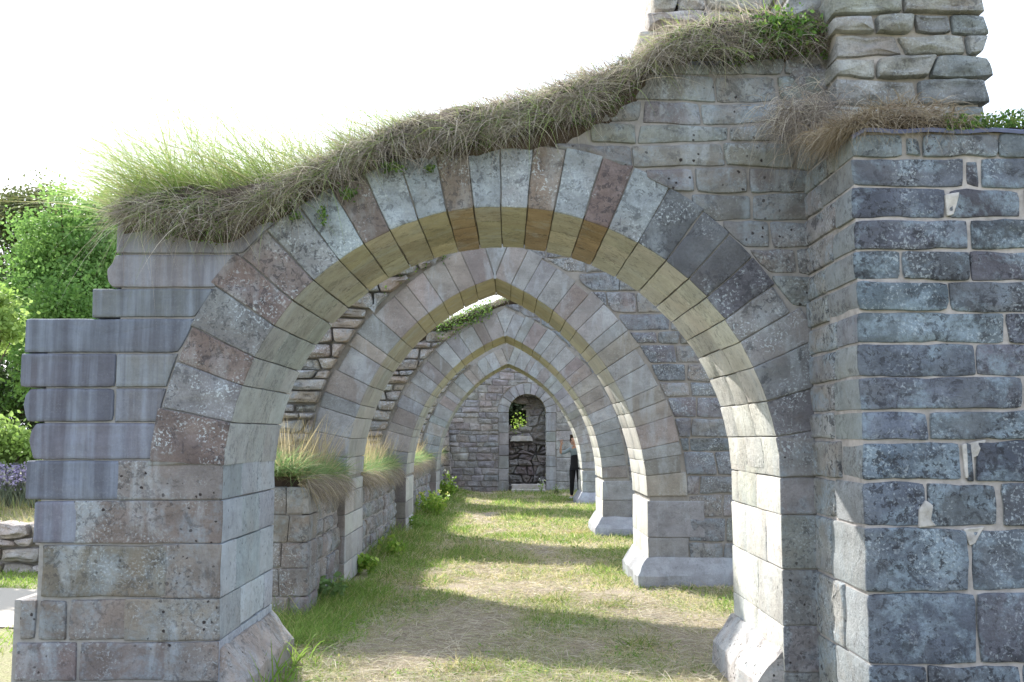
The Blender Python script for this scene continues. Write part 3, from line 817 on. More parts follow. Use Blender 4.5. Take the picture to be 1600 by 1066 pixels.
lawn = blades('grass', np.stack([x, y, z-.005], 1), d, L, rs.uniform(.004, .007, N)*sc, rs.uniform(.1, .6, N), col, M_BLADE, seg=3)
tag(lawn, 'short mown grass in green and yellow patches along the aisle floor', 'grass', kind='stuff')
N = 70000
x, y = lawn_points(N, 5.2, 31., -2.15, 2.6); keep = np.ones(N, bool)
for yy in (Y1, Y2, Y3, Y4): keep &= ~((y > yy-.1)&(y < yy+T+.1)&((x < -1.62)|(x > 1.5)))
keep &= (fld(x, y, .8, 31.) > -.35)
x, y = x[keep], y[keep]; N = len(x); z = np.array([gz(a, b) for a, b in zip(x, y)])
sc = np.clip(y/8, .8, 2.6)
d = np.stack([rs.normal(0, 1, N), rs.normal(0, 1, N), rs.uniform(.0, .28, N)], 1)
hay = blades('hay', np.stack([x, y, z+rs.uniform(0, .02, N)], 1), d, rs.uniform(.06, .2, N), rs.uniform(.0025, .005, N)*sc, rs.uniform(.05, .3, N), pick([(.56, .51, .40), (.50, .44, .31), (.63, .58, .44), (.40, .34, .25), (.44, .43, .24)], N), M_DEAD, seg=3)
tag(hay, 'pale dry mown hay lying loose over the aisle floor', 'hay', kind='stuff')

N = 16000
x = rs.uniform(-1.6, 1.7, N); y = 5.3+rs.uniform(0, 1, N)**1.3*5.5
keep = (fld(x, y, 1.3, 51.) > -.25)&~((y > Y1-.1)&(y < Y1+T+.1)&((x < -1.6)|(x > 1.5)))
x, y = x[keep], y[keep]; N = len(x); z = np.array([gz(a, b) for a, b in zip(x, y)])
d = np.stack([rs.normal(0, 1, N), rs.normal(0, 1, N), rs.uniform(.0, .35, N)], 1)
tag(blades('straw', np.stack([x, y, z+rs.uniform(.0, .03, N)], 1), d, rs.uniform(.10, .30, N), rs.uniform(.0022, .0045, N), rs.uniform(.05, .45, N), pick([(.52, .47, .38), (.44, .39, .31), (.60, .55, .45), (.33, .28, .22), (.38, .38, .24)], N), M_DEAD, seg=4), 'longer grey-brown straw raked loosely over the shaded foreground', 'straw', kind='stuff')
N = 9000
x = rs.uniform(-2, 2.3, N); y = 5.4*(24/5.4)**rs.uniform(0, 1, N)
k_ = (fld(x, y, 1.7, 91.) > .10)&(greenness(x, y)[0] > -.1)
for yy in (Y1, Y2, Y3, Y4): k_ &= ~((y > yy-.1)&(y < yy+T+.1)&((x < -1.6)|(x > 1.5)))
x, y = x[k_], y[k_]; N = len(x); z = np.array([gz(a, b) for a, b in zip(x, y)])
tag(leaves('clover', np.stack([x, y, z+rs.uniform(.015, .06, N)], 1), rs.uniform(.014, .034, N)*np.clip(y/9, 1, 2), pick([(.16, .29, .06), (.22, .36, .09), (.13, .22, .06), (.36, .36, .14)], N), M_LEAF, up=1.2), 'small round-leaved clover scattered through the aisle grass', 'clover', kind='stuff')
N = 16000
y = 8.6*(30.5/8.6)**rs.uniform(0, 1, N); x = -1.97+np.abs(rs.normal(0, .27, N))*np.clip(1.2+1.5*fld(y, y*0, .7, 3.), .5, 2)
keep = ~np.any([(y > yy-.05)&(y < yy+T+.05)&(x < -1.72) for yy in (Y2, Y3, Y4)], axis=0)
x, y = x[keep], y[keep]; N = len(x)
d = np.stack([rs.normal(.2, .45, N), rs.normal(0, .4, N), rs.uniform(.5, 1, N)], 1)
tag(blades('verge', np.stack([x, y, np.zeros(N)], 1), d, rs.uniform(.08, .26, N), rs.uniform(.004, .008, N)*np.clip(y/10, 1, 2), rs.uniform(.2, .8, N), pick([(.18, .31, .06), (.24, .38, .08), (.30, .42, .11)], N), M_BLADE, seg=4), 'lush bright green grass fringe along the foot of the low aisle wall', 'grass', kind='stuff')

# ================================================================== turf on the walls
def soil(name, xs, zb, zt, y0, y1, parent=None, over=.08, axis='x', rough=1.):
    mb = MB(); prof = []
    for x in xs:
        b, tp = zb(x), zt(x); h = tp-b
        row = [(y0+.02, b-.05), (y0-over*.7, b+.05), (y0-over, b+h*.35), (y0-over*.4, b+h*.7), (y0+.12, b+h*.93), (y0+.4, tp), ((y0+y1)/2, tp+.03), (y1-.2, tp-.04), (y1+.05, b+h*.4), (y1, b-.05)]
        ids = []
        for yy, zz in row:
            p = Vector((x, yy, zz)) if axis == 'x' else Vector((-yy, x, zz))
            p += (nz(p, 1.5, .05)+nz(p, 3.6, .07)+nz(p, 10., .035))*rough
            ids.append(len(mb.v)); mb.v.append(p)
        if prof:
            for k in range(len(ids)-1): mb.face((prof[-1][k], ids[k], ids[k+1], prof[-1][k+1]), (.075, .055, .04))
        prof.append(ids)
    mb.face(tuple(prof[0])[::-1], (.075, .055, .04)); mb.face(tuple(prof[-1]), (.075, .055, .04))
    return mb.build(name, M_SOIL, parent, sharp=80)
DEADC = [(.27, .23, .19), (.34, .29, .24), (.42, .37, .30), (.20, .165, .14), (.50, .45, .36)]
GREENC = [(.17, .28, .045), (.22, .35, .06), (.28, .40, .08), (.36, .40, .14)]
P1 = lambda pts, dz=0: lerp([(at(u, v, Y=Y1).x, at(u, v, Y=Y1).z+dz) for u, v in pts])
bot = P1(((180, 345), (260, 360), (350, 372), (430, 338), (500, 298), (545, 277), (600, 247), (700, 238), (800, 212), (920, 192), (985, 150), (1010, 112), (1060, 100), (1240, 88), (1330, 84)), -.02)
topt = P1(((180, 318), (205, 300), (260, 287), (350, 283), (450, 268), (530, 228), (600, 196), (640, 180), (740, 158), (850, 132), (930, 98), (1000, 78), (1060, 36), (1120, 18), (1180, 16), (1250, 8), (1330, 0)))
top_a = topt; topt = lambda x: top_a(x)+.045*noise.noise(Vector((x*2.6, 3, 1)))+.035*noise.noise(Vector((x*7., 8, 1)))
bot_a = bot; bot = lambda x: bot_a(x)+.04*noise.noise(Vector((x*3.1, 5, 7)))
tf = empty('turf_cap', (0, Y1, 3.6), 'thick shaggy brown and green turf draped along the sloping top of the nearest arch wall', 'turf')
xa, xb = X1(185, 330), X1(1300, 60)
soil('soil', list(np.arange(xa, xb, .09))+[xb], bot, topt, Y1, Y1+T, tf, over=.07)
def edge_pts(N, xa, xb, lo, hi, bot, top, y0, over):
    x = rs.uniform(xa, xb, N); t = rs.uniform(lo, hi, N)
    b = np.array([bot(a) for a in x]); h = np.array([top(a) for a in x])-b
    y = y0-over*np.interp(t, [0, .35, .7, .93, 1], [.6, 1, .4, -1.4, -5])
    return np.stack([x, y, b+h*t], 1)
# dead hanging thatch: dark matted inside, paler loose strands outside
N = 20000
p = edge_pts(N, xa, xb, .0, 1., bot, topt, Y1, .07)
cl = fld(p[:, 0], p[:, 2], 3., 2.)
d = np.stack([rs.normal(-.1, 1., N)+cl*1.6, rs.uniform(-1.0, .2, N), rs.uniform(-.8, .95, N)], 1)
cl2 = np.clip(.95+1.5*fld(p[:, 0], p[:, 2], 2.2, 77.), .4, 1.8)
c = pick([(.10, .08, .065), (.15, .12, .095), (.20, .16, .125), (.07, .055, .045)], N)
gsel = rs.uniform(0, 1, N) < np.clip(.12+.6*fld(p[:, 0], p[:, 2], 2.6, 19.), 0, .5)
c[gsel] = pick([(.11, .15, .05), (.15, .20, .07), (.08, .11, .05)], gsel.sum())
o = blades('thatch', p, d, rs.uniform(.03, .14, N)*(1+.8*cl), rs.uniform(.002, .0045, N), rs.uniform(.0, 1.1, N), np.clip(c*cl2[:, None], .01, .6), M_DEAD, seg=4, parent=tf); o['kind'] = 'stuff'
N = 19000
p = edge_pts(N, xa, xb, .1, 1., bot, topt, Y1, .11)
bare = fld(p[:, 0], p[:, 2], 3.2, 41.)+.6*fld(p[:, 0], p[:, 2], 8., 43.)
p = p[bare > rs.uniform(-.5, .15, N)]; N = len(p)
cl = fld(p[:, 0], p[:, 2], 4., 23.)
d = np.stack([rs.normal(-.15, 1., N)+cl*2.2, rs.uniform(-1.0, .0, N), rs.uniform(-.35, 1., N)], 1)
o = blades('dead_grass', p, d, rs.uniform(.08, .34, N)*rs.uniform(.5, 1., N), rs.uniform(.0022, .0048, N), rs.uniform(.1, 1.5, N), pick(DEADC+[(.36, .36, .2)], N), M_DEAD, seg=5, parent=tf); o['kind'] = 'stuff'
N = 6000
x = rs.uniform(X1(330), xb, N); zt = np.array([topt(a) for a in x])
p = np.stack([x, Y1+rs.uniform(.0, .9, N), zt-.05], 1); p = p[fld(x, x*0, 3.1, 9.) > -.15]; N = len(p)
d = np.stack([rs.normal(-.35, .55, N), rs.normal(-.1, .3, N), rs.uniform(.5, 1, N)], 1)
o = blades('dry_stem', p, d, rs.uniform(.08, .42, N)*rs.uniform(.5, 1, N), rs.uniform(.0016, .003, N), rs.uniform(.0, .6, N), pick(DEADC+[(.2, .17, .14), (.3, .34, .14)], N), M_DEAD, seg=4, parent=tf); o['kind'] = 'stuff'
# long tresses hanging over the face
N = 3600
p = edge_pts(N, xa, xb-.3, .1, .98, bot, topt, Y1, .11)
p = p[fld(p[:, 0], p[:, 2]*.3, 2.4, 3.) > -.05]; N = len(p)
d = np.stack([rs.normal(-.3, .8, N), rs.uniform(-.7, -.1, N), rs.uniform(-.2, .7, N)], 1)
o = blades('hanging_stalk', p, d, rs.uniform(.15, .55, N)*rs.uniform(.6, 1.1, N), rs.uniform(.0022, .0045, N), rs.uniform(.3, 1.4, N), pick([(.46, .41, .34), (.38, .33, .27), (.55, .50, .42), (.27, .35, .11), (.20, .28, .08)], N), M_DEAD, seg=5, parent=tf); o['kind'] = 'stuff'
# moss and small herbs in the turf edge
N = 16000
p = edge_pts(N, xa, xb, -.05, .85, bot, topt, Y1, .12)
p = p[fld(p[:, 0], p[:, 2], 3.4, 61.)+.5*fld(p[:, 0], p[:, 2], 9., 67.) > rs.uniform(.0, .3, N)]; N = len(p)
o = leaves('herb', p+rs.normal(0, .02, (N, 3)), rs.uniform(.010, .028, N), pick([(.09, .15, .035), (.13, .2, .05), (.07, .10, .03)], N), M_LEAF, tf); o['kind'] = 'stuff'
# fuzzy top growth
N = 9000
x = rs.uniform(xa, xb, N); zt = np.array([topt(a) for a in x])
p = np.stack([x, Y1+rs.uniform(.05, 1.3, N), zt-.03], 1)
g = np.clip((X1(560)-x)/.5, 0, 1)
right = np.clip((x-X1(1030))/.3, 0, 1)
d = np.stack([rs.normal(-.55, .45, N), rs.normal(-.1, .4, N), rs.uniform(.35, 1., N)], 1)
isg = rs.uniform(0, 1, N) < (.08+.85*g+.25*right)
c = pick(DEADC, N); c[isg] = pick(GREENC, isg.sum())
o = blades('grass_top', p, d, rs.uniform(.06, .26, N)*(1+1.0*g)*np.clip(1+1.6*fld(x, x*0, 2.5, 12.), .4, 2), rs.uniform(.003, .006, N), rs.uniform(.1, .6, N), c, M_BLADE, seg=4, parent=tf); o['kind'] = 'stuff'
# tall green grass blown to the left at the low end
N = 4300
x = xa+(X1(660)-xa)*rs.uniform(0, 1, N)**1.35; zt = np.array([topt(a) for a in x])
p = np.stack([x, Y1+rs.uniform(-.02, 1.2, N), zt-.05], 1)
h = np.interp(x, [xa, X1(280), X1(400), X1(560), X1(660)], [1.1, 1.5, 1.25, .65, .3])*np.clip(1+1.1*fld(x, p[:, 1], 3., 5.), .5, 1.5)
d = np.stack([rs.normal(-.65, .45, N), rs.normal(-.1, .3, N), rs.uniform(.35, 1., N)], 1)
o = blades('blown_grass', p, d, h*rs.uniform(.2, 1.15, N), rs.uniform(.002, .0055, N), rs.uniform(.0, .4, N), pick([(.20, .30, .07), (.27, .37, .11), (.34, .42, .16), (.42, .46, .22), (.40, .38, .2)], N), M_BLADE, seg=5, parent=tf); o['kind'] = 'stuff'
N = 700
x = rs.uniform(xa, X1(1000), N); zt = np.array([topt(a) for a in x])
p = np.stack([x, Y1+rs.uniform(.1, 1.2, N), zt-.03], 1)
d = np.stack([rs.normal(-.5, .3, N), rs.normal(0, .2, N), rs.uniform(.5, 1, N)], 1)
LL = rs.uniform(.35, .75, N)
o = blades('seed_stalk', p, d, LL, np.full(N, .0024), rs.uniform(.1, .5, N), pick([(.34, .30, .16), (.28, .22, .15)], N), M_DEAD, seg=5, parent=tf); o['kind'] = 'stuff'
tip = p+norm(d)*(LL*.97)[:, None]; tip[:, 2] -= LL*.2
# leafy plants rooted in the turf and joints of the near wall
def leafplant(name, label, cat, ctr, ext, n, size, cols, group=None, stems=0):
    root = empty(name, ctr, label, cat, group)
    q = rs.normal(0, .45, (n, 3))*np.array(ext)
    pos = np.array(ctr)+q
    leaves('foliage', pos, rs.uniform(.6, 1.3, n)*size, pick(cols, n), M_LEAF, root)
    if stems:
        b = np.array([ctr]*stems)+rs.normal(0, .25, (stems, 3))*np.array(ext)*np.array([1, 1, 0]); b[:, 2] = ctr[2]-ext[2]*.9
        dd = np.stack([rs.normal(0, .3, stems), rs.normal(0, .3, stems), np.ones(stems)], 1)
        blades('stem', b, dd, np.full(stems, ext[2]*1.6), np.full(stems, .006), np.full(stems, .15), pick([(.15, .2, .06)], stems), M_BLADE, seg=3, parent=root)['kind'] = 'stuff'
    return root
GL = [(.10, .20, .04), (.14, .26, .05), (.08, .15, .04), (.2, .3, .06)]
for k, (u, v, su, sv, n, lab) in enumerate(((1225, 50, 60, 32, 1500, 'large bushy green creeper on the turf beside the rubble pier'),
        (610, 262, 22, 8, 90, 'small green weed in the arch joints just left of the crown'), (545, 300, 14, 14, 90, 'small green weed hanging below the turf at the left haunch of the arch'),
        (505, 335, 7, 16, 60, 'thin trailing weed down an arch joint at the left haunch'), (462, 338, 9, 8, 50, 'tiny weed in the corner where turf meets the arch back'),
        (270, 358, 24, 12, 120, 'green weed under the turf above the stepped left end'), (1150, 92, 18, 10, 120, 'little dark green plant at the lower edge of the turf near the wall stub'), (672, 262, 10, 5, 40, 'tiny leafy sprig under the turf at the crown of the arch'))):
    c0 = at(u, v, Y=Y1-.05); s = Y1/F
    leafplant('weed', lab, 'weed', (c0.x, Y1-.05, c0.z), (su*s, .07 if k else .16, sv*s), n, .028 if k else .034, GL, 'weeds growing on the near arch wall')

# ---- turf on the buttress
bf = empty('turf_cap', (2.6, YB, 3.5), 'straggling dry turf over the top of the right buttress, hanging down at its corner', 'turf')
botB = lambda x: ZB(207)+.0; topB = lerp([(1.5, ZB(196)), (2.0, ZB(186)), (2.2, ZB(155)), (2.5, ZB(160)), (2.7, ZB(186)), (5, ZB(188))])
soil('soil', list(np.arange(2.03, 4.9, .1)), botB, lambda x: topB(x)-.03, YB+.05, YB+.75, bf, over=.02, rough=.3)
N = 5200
x = np.concatenate([rs.normal(2.0, .08, N//3), rs.uniform(1.97, 2.65, N-N//3)])
b = np.array([botB(a) for a in x]); h = np.array([topB(a) for a in x])-b
p = np.stack([x, YB+rs.uniform(-.02, .45, N), b+h*rs.uniform(.15, 1.0, N)], 1)
d = np.stack([rs.normal(0, .6, N)-.5*(x < 2.15), rs.uniform(-1, -.1, N), rs.uniform(-.1, .8, N)], 1)
o = blades('thatch', p, d, rs.uniform(.1, .28, N), rs.uniform(.003, .005, N), rs.uniform(.4, 1.1, N), pick([(.42, .36, .27), (.34, .28, .2), (.24, .18, .12), (.3, .24, .15)], N), M_DEAD, seg=4, parent=bf); o['kind'] = 'stuff'
c0 = at(1268, 190, Y=6.15)
N = 1600   # clump in the inner corner
p = np.array([c0.x, 6.2, c0.z+.05])+rs.normal(0, 1, (N, 3))*np.array([.13, .12, .07])
d = np.stack([rs.normal(-.3, .5, N), rs.uniform(-.9, 0, N), rs.uniform(-.5, .6, N)], 1)
o = blades('hanging_thatch', p, d, rs.uniform(.12, .32, N), rs.uniform(.003, .005, N), rs.uniform(.5, 1.2, N), pick(DEADC, N), M_DEAD, seg=4, parent=bf); o['kind'] = 'stuff'
N = 14000; x = rs.uniform(2.5, 4.8, N)
pos = np.stack([x, YB+rs.uniform(-.06, .4, N), ZB(203)+rs.uniform(0, .10, N)+.02*np.sin(x*9)], 1)
o = leaves('stonecrop', pos, rs.uniform(.012, .028, N), pick(GL+[(.3, .36, .12)], N), M_LEAF, bf); o['kind'] = 'stuff'
N = 500; x = rs.uniform(2.58, 4.8, N)
o = leaves('blossom', np.stack([x, YB+rs.uniform(-.08, .2, N), ZB(178)+rs.uniform(-.02, .02, N)+.03*np.sin(x*9)], 1), rs.uniform(.01, .02, N), pick([(.75, .76, .75)], N, .1), M_LEAF, bf); o['kind'] = 'stuff'
lm = MB()
prev = None
for i in range(40):
    x = XB+.0+i*.075; i0 = len(lm.v)
    zc = ZB(206)+.006*math.sin(i*1.3)-(.04 if i == 0 else 0)
    lm.v += [(x, YB-.022, zc-.012), (x, YB-.03, zc+.004), (x, YB-.018, zc+.014), (x, YB+.2, zc+.012), (x, YB+.2, zc-.006)]
    if prev is not None:
        for k in range(4): lm.face((prev+k, i0+k, i0+k+1, prev+k+1), (.16, .18, .30))
    prev = i0
tag(lm.build('edging_strip', M_PLAS), 'thin bluish plastic sheet edge between the buttress top course and its turf', 'plastic sheet')
for (u, v, du, dv, lab) in ((925, 178, 5, 14, 'upright scrap of dark blue plastic sheet under the turf right of the crown'), (803, 214, 8, 3, 'tiny curl of dark plastic sheet under the turf above the crown'), (1120, 98, 45, 2, 'thin dark plastic sheet edge under the turf below the wall stub')):
    lm = MB()
    c0 = at(u, v, Y=Y1-.03); s = Y1/F
    i0 = len(lm.v); n = 8
    for j in range(n+1):
        t_ = j/n; xx = c0.x+(t_-.5)*2*du*s
        for (yy, zz) in ((-.02, -1), (-.045, 0), (-.02, 1), (.05, 1), (.05, -1)):
            lm.v.append((xx, Y1-.01+yy, c0.z+zz*dv*s*(.6+.4*math.sin(j*2.1))))
        if j:
            a = i0+(j-1)*5
            for k in range(5): lm.face((a+k, a+5+k, a+5+(k+1) % 5, a+(k+1) % 5), (.13, .14, .24))
    tag(lm.build('root_barrier', M_PLAS), lab, 'plastic sheet')

# ---- turf and grass on the aisle wall, and on walls 2 and 3
def wallgrass(label, y0, y1, n, tall):
    root = empty('turf_cap', (-2.6, (y0+y1)/2, 1.2), label, 'turf', 'grass tufts on the low aisle wall')
    zt = lambda a: aw_top(a)+.12
    soil('soil', list(np.arange(y0+.08, y1, .15))+[y1], aw_top, zt, 2.02, 3.05, root, over=.05, axis='y')
    y = rs.uniform(y0, y1, n); x = -1.99-rs.uniform(0, .9, n)
    b = np.array([zt(a) for a in y])-.02-(x > -2.07)*.05
    d = np.stack([rs.normal(.25, .45, n), rs.normal(-.15, .4, n), rs.uniform(.4, 1, n)], 1)
    c = pick([(.15, .26, .09), (.20, .31, .12), (.25, .35, .14), (.40, .38, .2)], n)
    blades('tuft', np.stack([x, y, b], 1), d, rs.uniform(.15, .5, n)*np.clip(1+.8*fld(x, y, 1.5, 8.), .6, 1.5), rs.uniform(.005, .009, n), rs.uniform(.2, .8, n), c, M_BLADE, seg=4, parent=root)['kind'] = 'stuff'
    n2 = n//2
    y = rs.uniform(y0, y1, n2)
    dd = np.stack([rs.uniform(.3, 1, n2), rs.normal(-.1, .5, n2), rs.uniform(-.2, .5, n2)], 1)
    blades('hanging_thatch', np.stack([np.full(n2, -1.97)-rs.uniform(0, .1, n2), y, np.array([aw_top(a) for a in y])+rs.uniform(0, .1, n2)], 1), dd, rs.uniform(.1, .3, n2), rs.uniform(.004, .008, n2), rs.uniform(.5, 1.2, n2), pick(DEADC+[(.42, .36, .2)], n2), M_DEAD, seg=4, parent=root)['kind'] = 'stuff'
    y = rs.uniform(y0, y1, tall); x = -2.02-rs.uniform(0, .9, tall)
    d = np.stack([rs.normal(.1, .25, tall), rs.normal(-.1, .2, tall), np.ones(tall)], 1)
    blades('seed_stalk', np.stack([x, y, np.array([zt(a) for a in y])], 1), d, rs.uniform(.4, .85, tall), rs.uniform(.005, .008, tall), rs.uniform(.05, .3, tall), pick([(.48, .40, .22), (.52, .44, .28), (.42, .34, .2)], tall), M_DEAD, seg=4, parent=root)['kind'] = 'stuff'
wallgrass('long blue-green grass with dry stalks on the nearest bay of the low aisle wall', 9.85, Y2-.02, 9000, 650)
wallgrass('sunlit yellow-green grass on the low aisle wall between the second and third arches', Y2+T, Y3-.02, 9000, 900)
wallgrass('yellow-green grass on the low aisle wall between the third and fourth arches', Y3+T, Y4-.02, 7000, 600)
wallgrass('small far grass on the low aisle wall behind the fourth arch', Y4+T, YE-.55, 2000, 100)
def walltop(label, W, topf, xa, xb, n, leafy):
    root = empty('turf_cap', ((xa+xb)/2, W.Y, topf((xa+xb)/2)), label, 'turf')
    zt = lambda x: topf(x)+.16
    soil('soil', list(np.arange(xa, xb, .12))+[xb], topf, zt, W.Y, W.Y+T, root, over=.06)
    p = edge_pts(n, xa, xb, .2, 1, topf, zt, W.Y, .06)
    d = np.stack([rs.normal(-.1, .5, n), rs.uniform(-1, .1, n), rs.uniform(-.1, .9, n)], 1)
    c = pick(DEADC+GREENC[:2], n)
    blades('thatch', p, d, rs.uniform(.08, .22, n), rs.uniform(.004, .008, n), rs.uniform(.3, 1, n), c, M_DEAD, seg=4, parent=root)['kind'] = 'stuff'
    for (lx0, lx1, m) in leafy:
        x = rs.uniform(lx0, lx1, m); zz = np.array([topf(a) for a in x])
        q = np.stack([x, W.Y+rs.normal(-.05, .12, m), zz+rs.normal(.03, .10, m)], 1)
        leaves('leafy_fringe', q, rs.uniform(.02, .05, m), pick(GL+[(.22, .33, .07)], m), M_LEAF, root)['kind'] = 'stuff'
walltop('thin dark turf with small leaves above the left haunch of the second arch', W2, top2, -3.2, 3.4, 3500, [(-1.6, -.7, 420)])
walltop('bright green leafy turf on top of the third arched wall', W3, top3, -3.2, 3.4, 4500, [(-1.3, -.3, 1500)])
walltop('turf along the top of the fourth arched wall', W4, top4, -3.2, 3.4, 1500, [])

# ---- weeds in the aisle
def weed(label, u, v, hgt, wid, n, size, cols, flowers=None, name='weed'):
    c0 = at(u, v, Z=.02)
    root = empty(name, (c0.x, c0.y, gz(c0.x, c0.y)), label, 'weed', 'weeds along the foot of the aisle walls')
    m = max(5, n//25)
    base = np.array([c0.x, c0.y, gz(c0.x, c0.y)])+rs.normal(0, .3, (m, 3))*np.array([wid, wid, 0])
    d = np.stack([rs.normal(0, .35, m), rs.normal(0, .35, m), np.ones(m)], 1); L = hgt*rs.uniform(.6, 1.1, m)
    blades('stem', base, d, L, np.full(m, .008), np.full(m, .1), pick([(.14, .22, .05)], m), M_BLADE, seg=4, parent=root)['kind'] = 'stuff'
    k = rs.randint(0, m, n); t_ = rs.uniform(.2, 1.0, n)
    pos = base[k]+norm(d)[k]*(L[k]*t_)[:, None]+rs.normal(0, .3, (n, 3))*wid*.35
    leaves('foliage', pos, rs.uniform(.5, 1.2, n)*size, pick(cols, n), M_LEAF, root)
    if flowers:
        f = len(base); q = base+norm(d)*(L*1.02)[:, None]
        q = np.repeat(q, 6, axis=0)+rs.normal(0, .022, (f*6, 3))
        leaves('blossom', q, rs.uniform(.03, .05, f*6), pick([flowers], f*6, .1), M_LEAF, root)['kind'] = 'stuff'
YG = [(.28, .42, .07), (.38, .50, .10), (.21, .36, .06)]
weed('tall bright green weed with white flowers beside the far jamb of the aisle wall', 697, 783, .75, .30, 420, .10, YG, (.75, .75, .65))
weed('yellow-green weed patch in the sun at the foot of the aisle wall', 672, 808, .55, .45, 420, .10, YG, (.7, .65, .25))
weed('low bright leafy weed at the wall foot halfway along the aisle', 613, 872, .35, .3, 170, .09, YG)
weed('small sunlit nettle at the wall foot, nearest the second arch', 570, 893, .28, .28, 140, .085, YG)
weed('shaded dock leaves at the wall foot behind the near left pier', 505, 940, .26, .42, 260, .085, [(.17, .28, .10), (.22, .34, .13)])
weed('grassy weed under the aisle wall in the second bay', 640, 830, .3, .5, 330, .08, [(.15, .26, .05), (.2, .3, .07)])
weed('white-flowered weed beside the steps of the blocked doorway', 846, 772, .42, .12, 60, .05, YG, (.8, .8, .78))
weed('straggling dark weed at the foot of the end wall near the person', 868, 774, .3, .3, 80, .06, [(.12, .18, .06), (.2, .2, .1)])
# arching grass at the near left plinth
pg = empty('grass_clump', (-1.55, 7.0, 0), 'bright arching grass leaves growing beside the near left plinth', 'grass clump')
N = 70
p = np.stack([-1.6+rs.normal(0, .07, N), rs.uniform(6.5, 8.0, N), np.zeros(N)], 1)
d = np.stack([rs.normal(.1, .35, N), rs.normal(-.1, .3, N), np.ones(N)], 1)
blades('leaf', p, d, rs.uniform(.25, .55, N), rs.uniform(.010, .017, N), rs.uniform(.2, .75, N), pick([(.2, .34, .06), (.26, .38, .08)], N), M_BLADE, seg=6, parent=pg)['kind'] = 'stuff'
for i, (u, v) in enumerate(((905, 835), (960, 950), (870, 940), (845, 815), (740, 1045), (1000, 1010))):
    c0 = at(u, v, Z=.0); n = 260
    root = empty('grass_tuft', (c0.x, c0.y, gz(c0.x, c0.y)), ['straw-yellow tussock right of the path between the second and third piers', 'green tussock before the plinth of the second pier', 'green and yellow tussock in the middle of the near bay', 'yellow tussock in the sun left of the third pier', 'grey-green tuft in the foreground shade', 'green tuft near the right plinth in the foreground'][i], 'tussock', 'tussocks in the aisle lawn')
    p = np.array([c0.x, c0.y, gz(c0.x, c0.y)])+rs.normal(0, .14, (n, 3))*np.array([1, 1, 0])
    d = np.stack([rs.normal(0, .6, n), rs.normal(0, .6, n), rs.uniform(.5, 1, n)], 1)
    blades('leaf', p, d, rs.uniform(.1, .24, n), rs.uniform(.005, .008, n), rs.uniform(.2, .8, n), pick([(.44, .36, .16), (.36, .33, .12)] if i in (0, 3) else [(.15, .24, .05), (.24, .3, .08), (.4, .36, .18)], n), M_BLADE, seg=4, parent=root)['kind'] = 'stuff'

# sapling showing in the hole of the end wall
sp = empty('sapling', ((hx0+hx1)/2+.1, YE+.85, 1.6), 'sunlit light green sapling leaning into the hole of the blocked doorway', 'sapling')
N = 130
q = np.array([(hx0+hx1)/2+.12, YE+.55, hz0+.12])+rs.normal(0, 1, (N, 3))*np.array([.13, .12, .16])
leaves('foliage', q, rs.uniform(.05, .1, N), pick([(.3, .42, .08), (.22, .36, .06)], N), M_LEAF, sp)
blades('stem', np.array([[(hx0+hx1)/2+.1, YE+.8, 1.6]]*3)+rs.normal(0, .04, (3, 3)), np.array([[0, -.25, 1.]]*3), np.array([.9, .8, .7]), np.full(3, .02), np.zeros(3), np.array([[.2, .18, .1]]*3), M_BLADE, seg=4, parent=sp)

# ================================================================== beyond the wall on the left
pm = simple_mat('gravel_path', .95, 60., .3, (.3, .27, .22), .6, attr=False, base=(.40, .365, .31))
def sheet(name, pts, z, mat):
    me = bpy.data.meshes.new(name); me.from_pydata([(x, y, z) for x, y in pts], [], [tuple(range(len(pts)))]); me.materials.append(mat)
    return tag(link(bpy.data.objects.new(name, me)), kind='structure')
sheet('path', [(-14, 8.6), (-9, 9.2), (-6.5, 9.6), (-4.2, 9.3), (-3.6, 9.6), (-3.6, 11.0), (-4.5, 11.4), (-6.5, 11.9), (-9, 12.0), (-14, 11.6)], .012, pm)
lw = empty('retaining_wall', (-7, 13, 0), 'low crumbling rubble wall holding the dry grass bank beyond the left end', 'wall')
lb = MB()
rows_fill(lb, lambda a, b, c: Vector((a, 13.1+c, b)), lambda z: -14, lambda z: -4.6+random.uniform(-.2, .1), [-.05, .12, .30, .46, .64], (.22, .55), lambda x, z: jit3((.42, .37, .32)), dep=.4, gap=.015, bev=.05, rad=.09, amp=.03, ns=4, bulge=.03, L=.08, lump=.06, prot=.1, wob=.08, skew=.06)
lb.build('masonry', M_RUB, lw)
cb = MB(); heart(cb, -14, -4.75, 13.2, 13.5, -.2, .55, (.3, .27, .23)); cb.build('mortar_core', M_MORT, lw, smooth=False)
bm = simple_mat('bank_soil', .95, 6., .6, (.12, .15, .05), .8, attr=False, base=(.34, .29, .17))
me = bpy.data.meshes.new('bank'); bx = np.linspace(-40, -4.7, 40); by = [13.4, 14, 15, 16.5, 18, 20, 23, 27, 32, 40]
bz = [.52, .62, .7, .82, .9, 1.0, 1.05, 1.05, .8, -.05]
vs = [(x, y, z*(1 if x < -5.2 else .0 if x > -4.8 else .6)+.05*noise.noise(Vector((x, y, 0))) - (.15 if x > -4.8 else 0)) for y, z in zip(by, bz) for x in bx]
me.from_pydata(vs, [], [(j*40+i, j*40+i+1, (j+1)*40+i+1, (j+1)*40+i) for j in range(len(by)-1) for i in range(39)])
me.polygons.foreach_set('use_smooth', [True]*len(me.polygons)); me.materials.append(bm)
tag(link(bpy.data.objects.new('bank', me)), kind='structure')
bzf = lerp(list(zip(by, bz)))
N = 9000
y = rs.uniform(13.2, 19, N); x = rs.uniform(-10.5, -5.2, N)
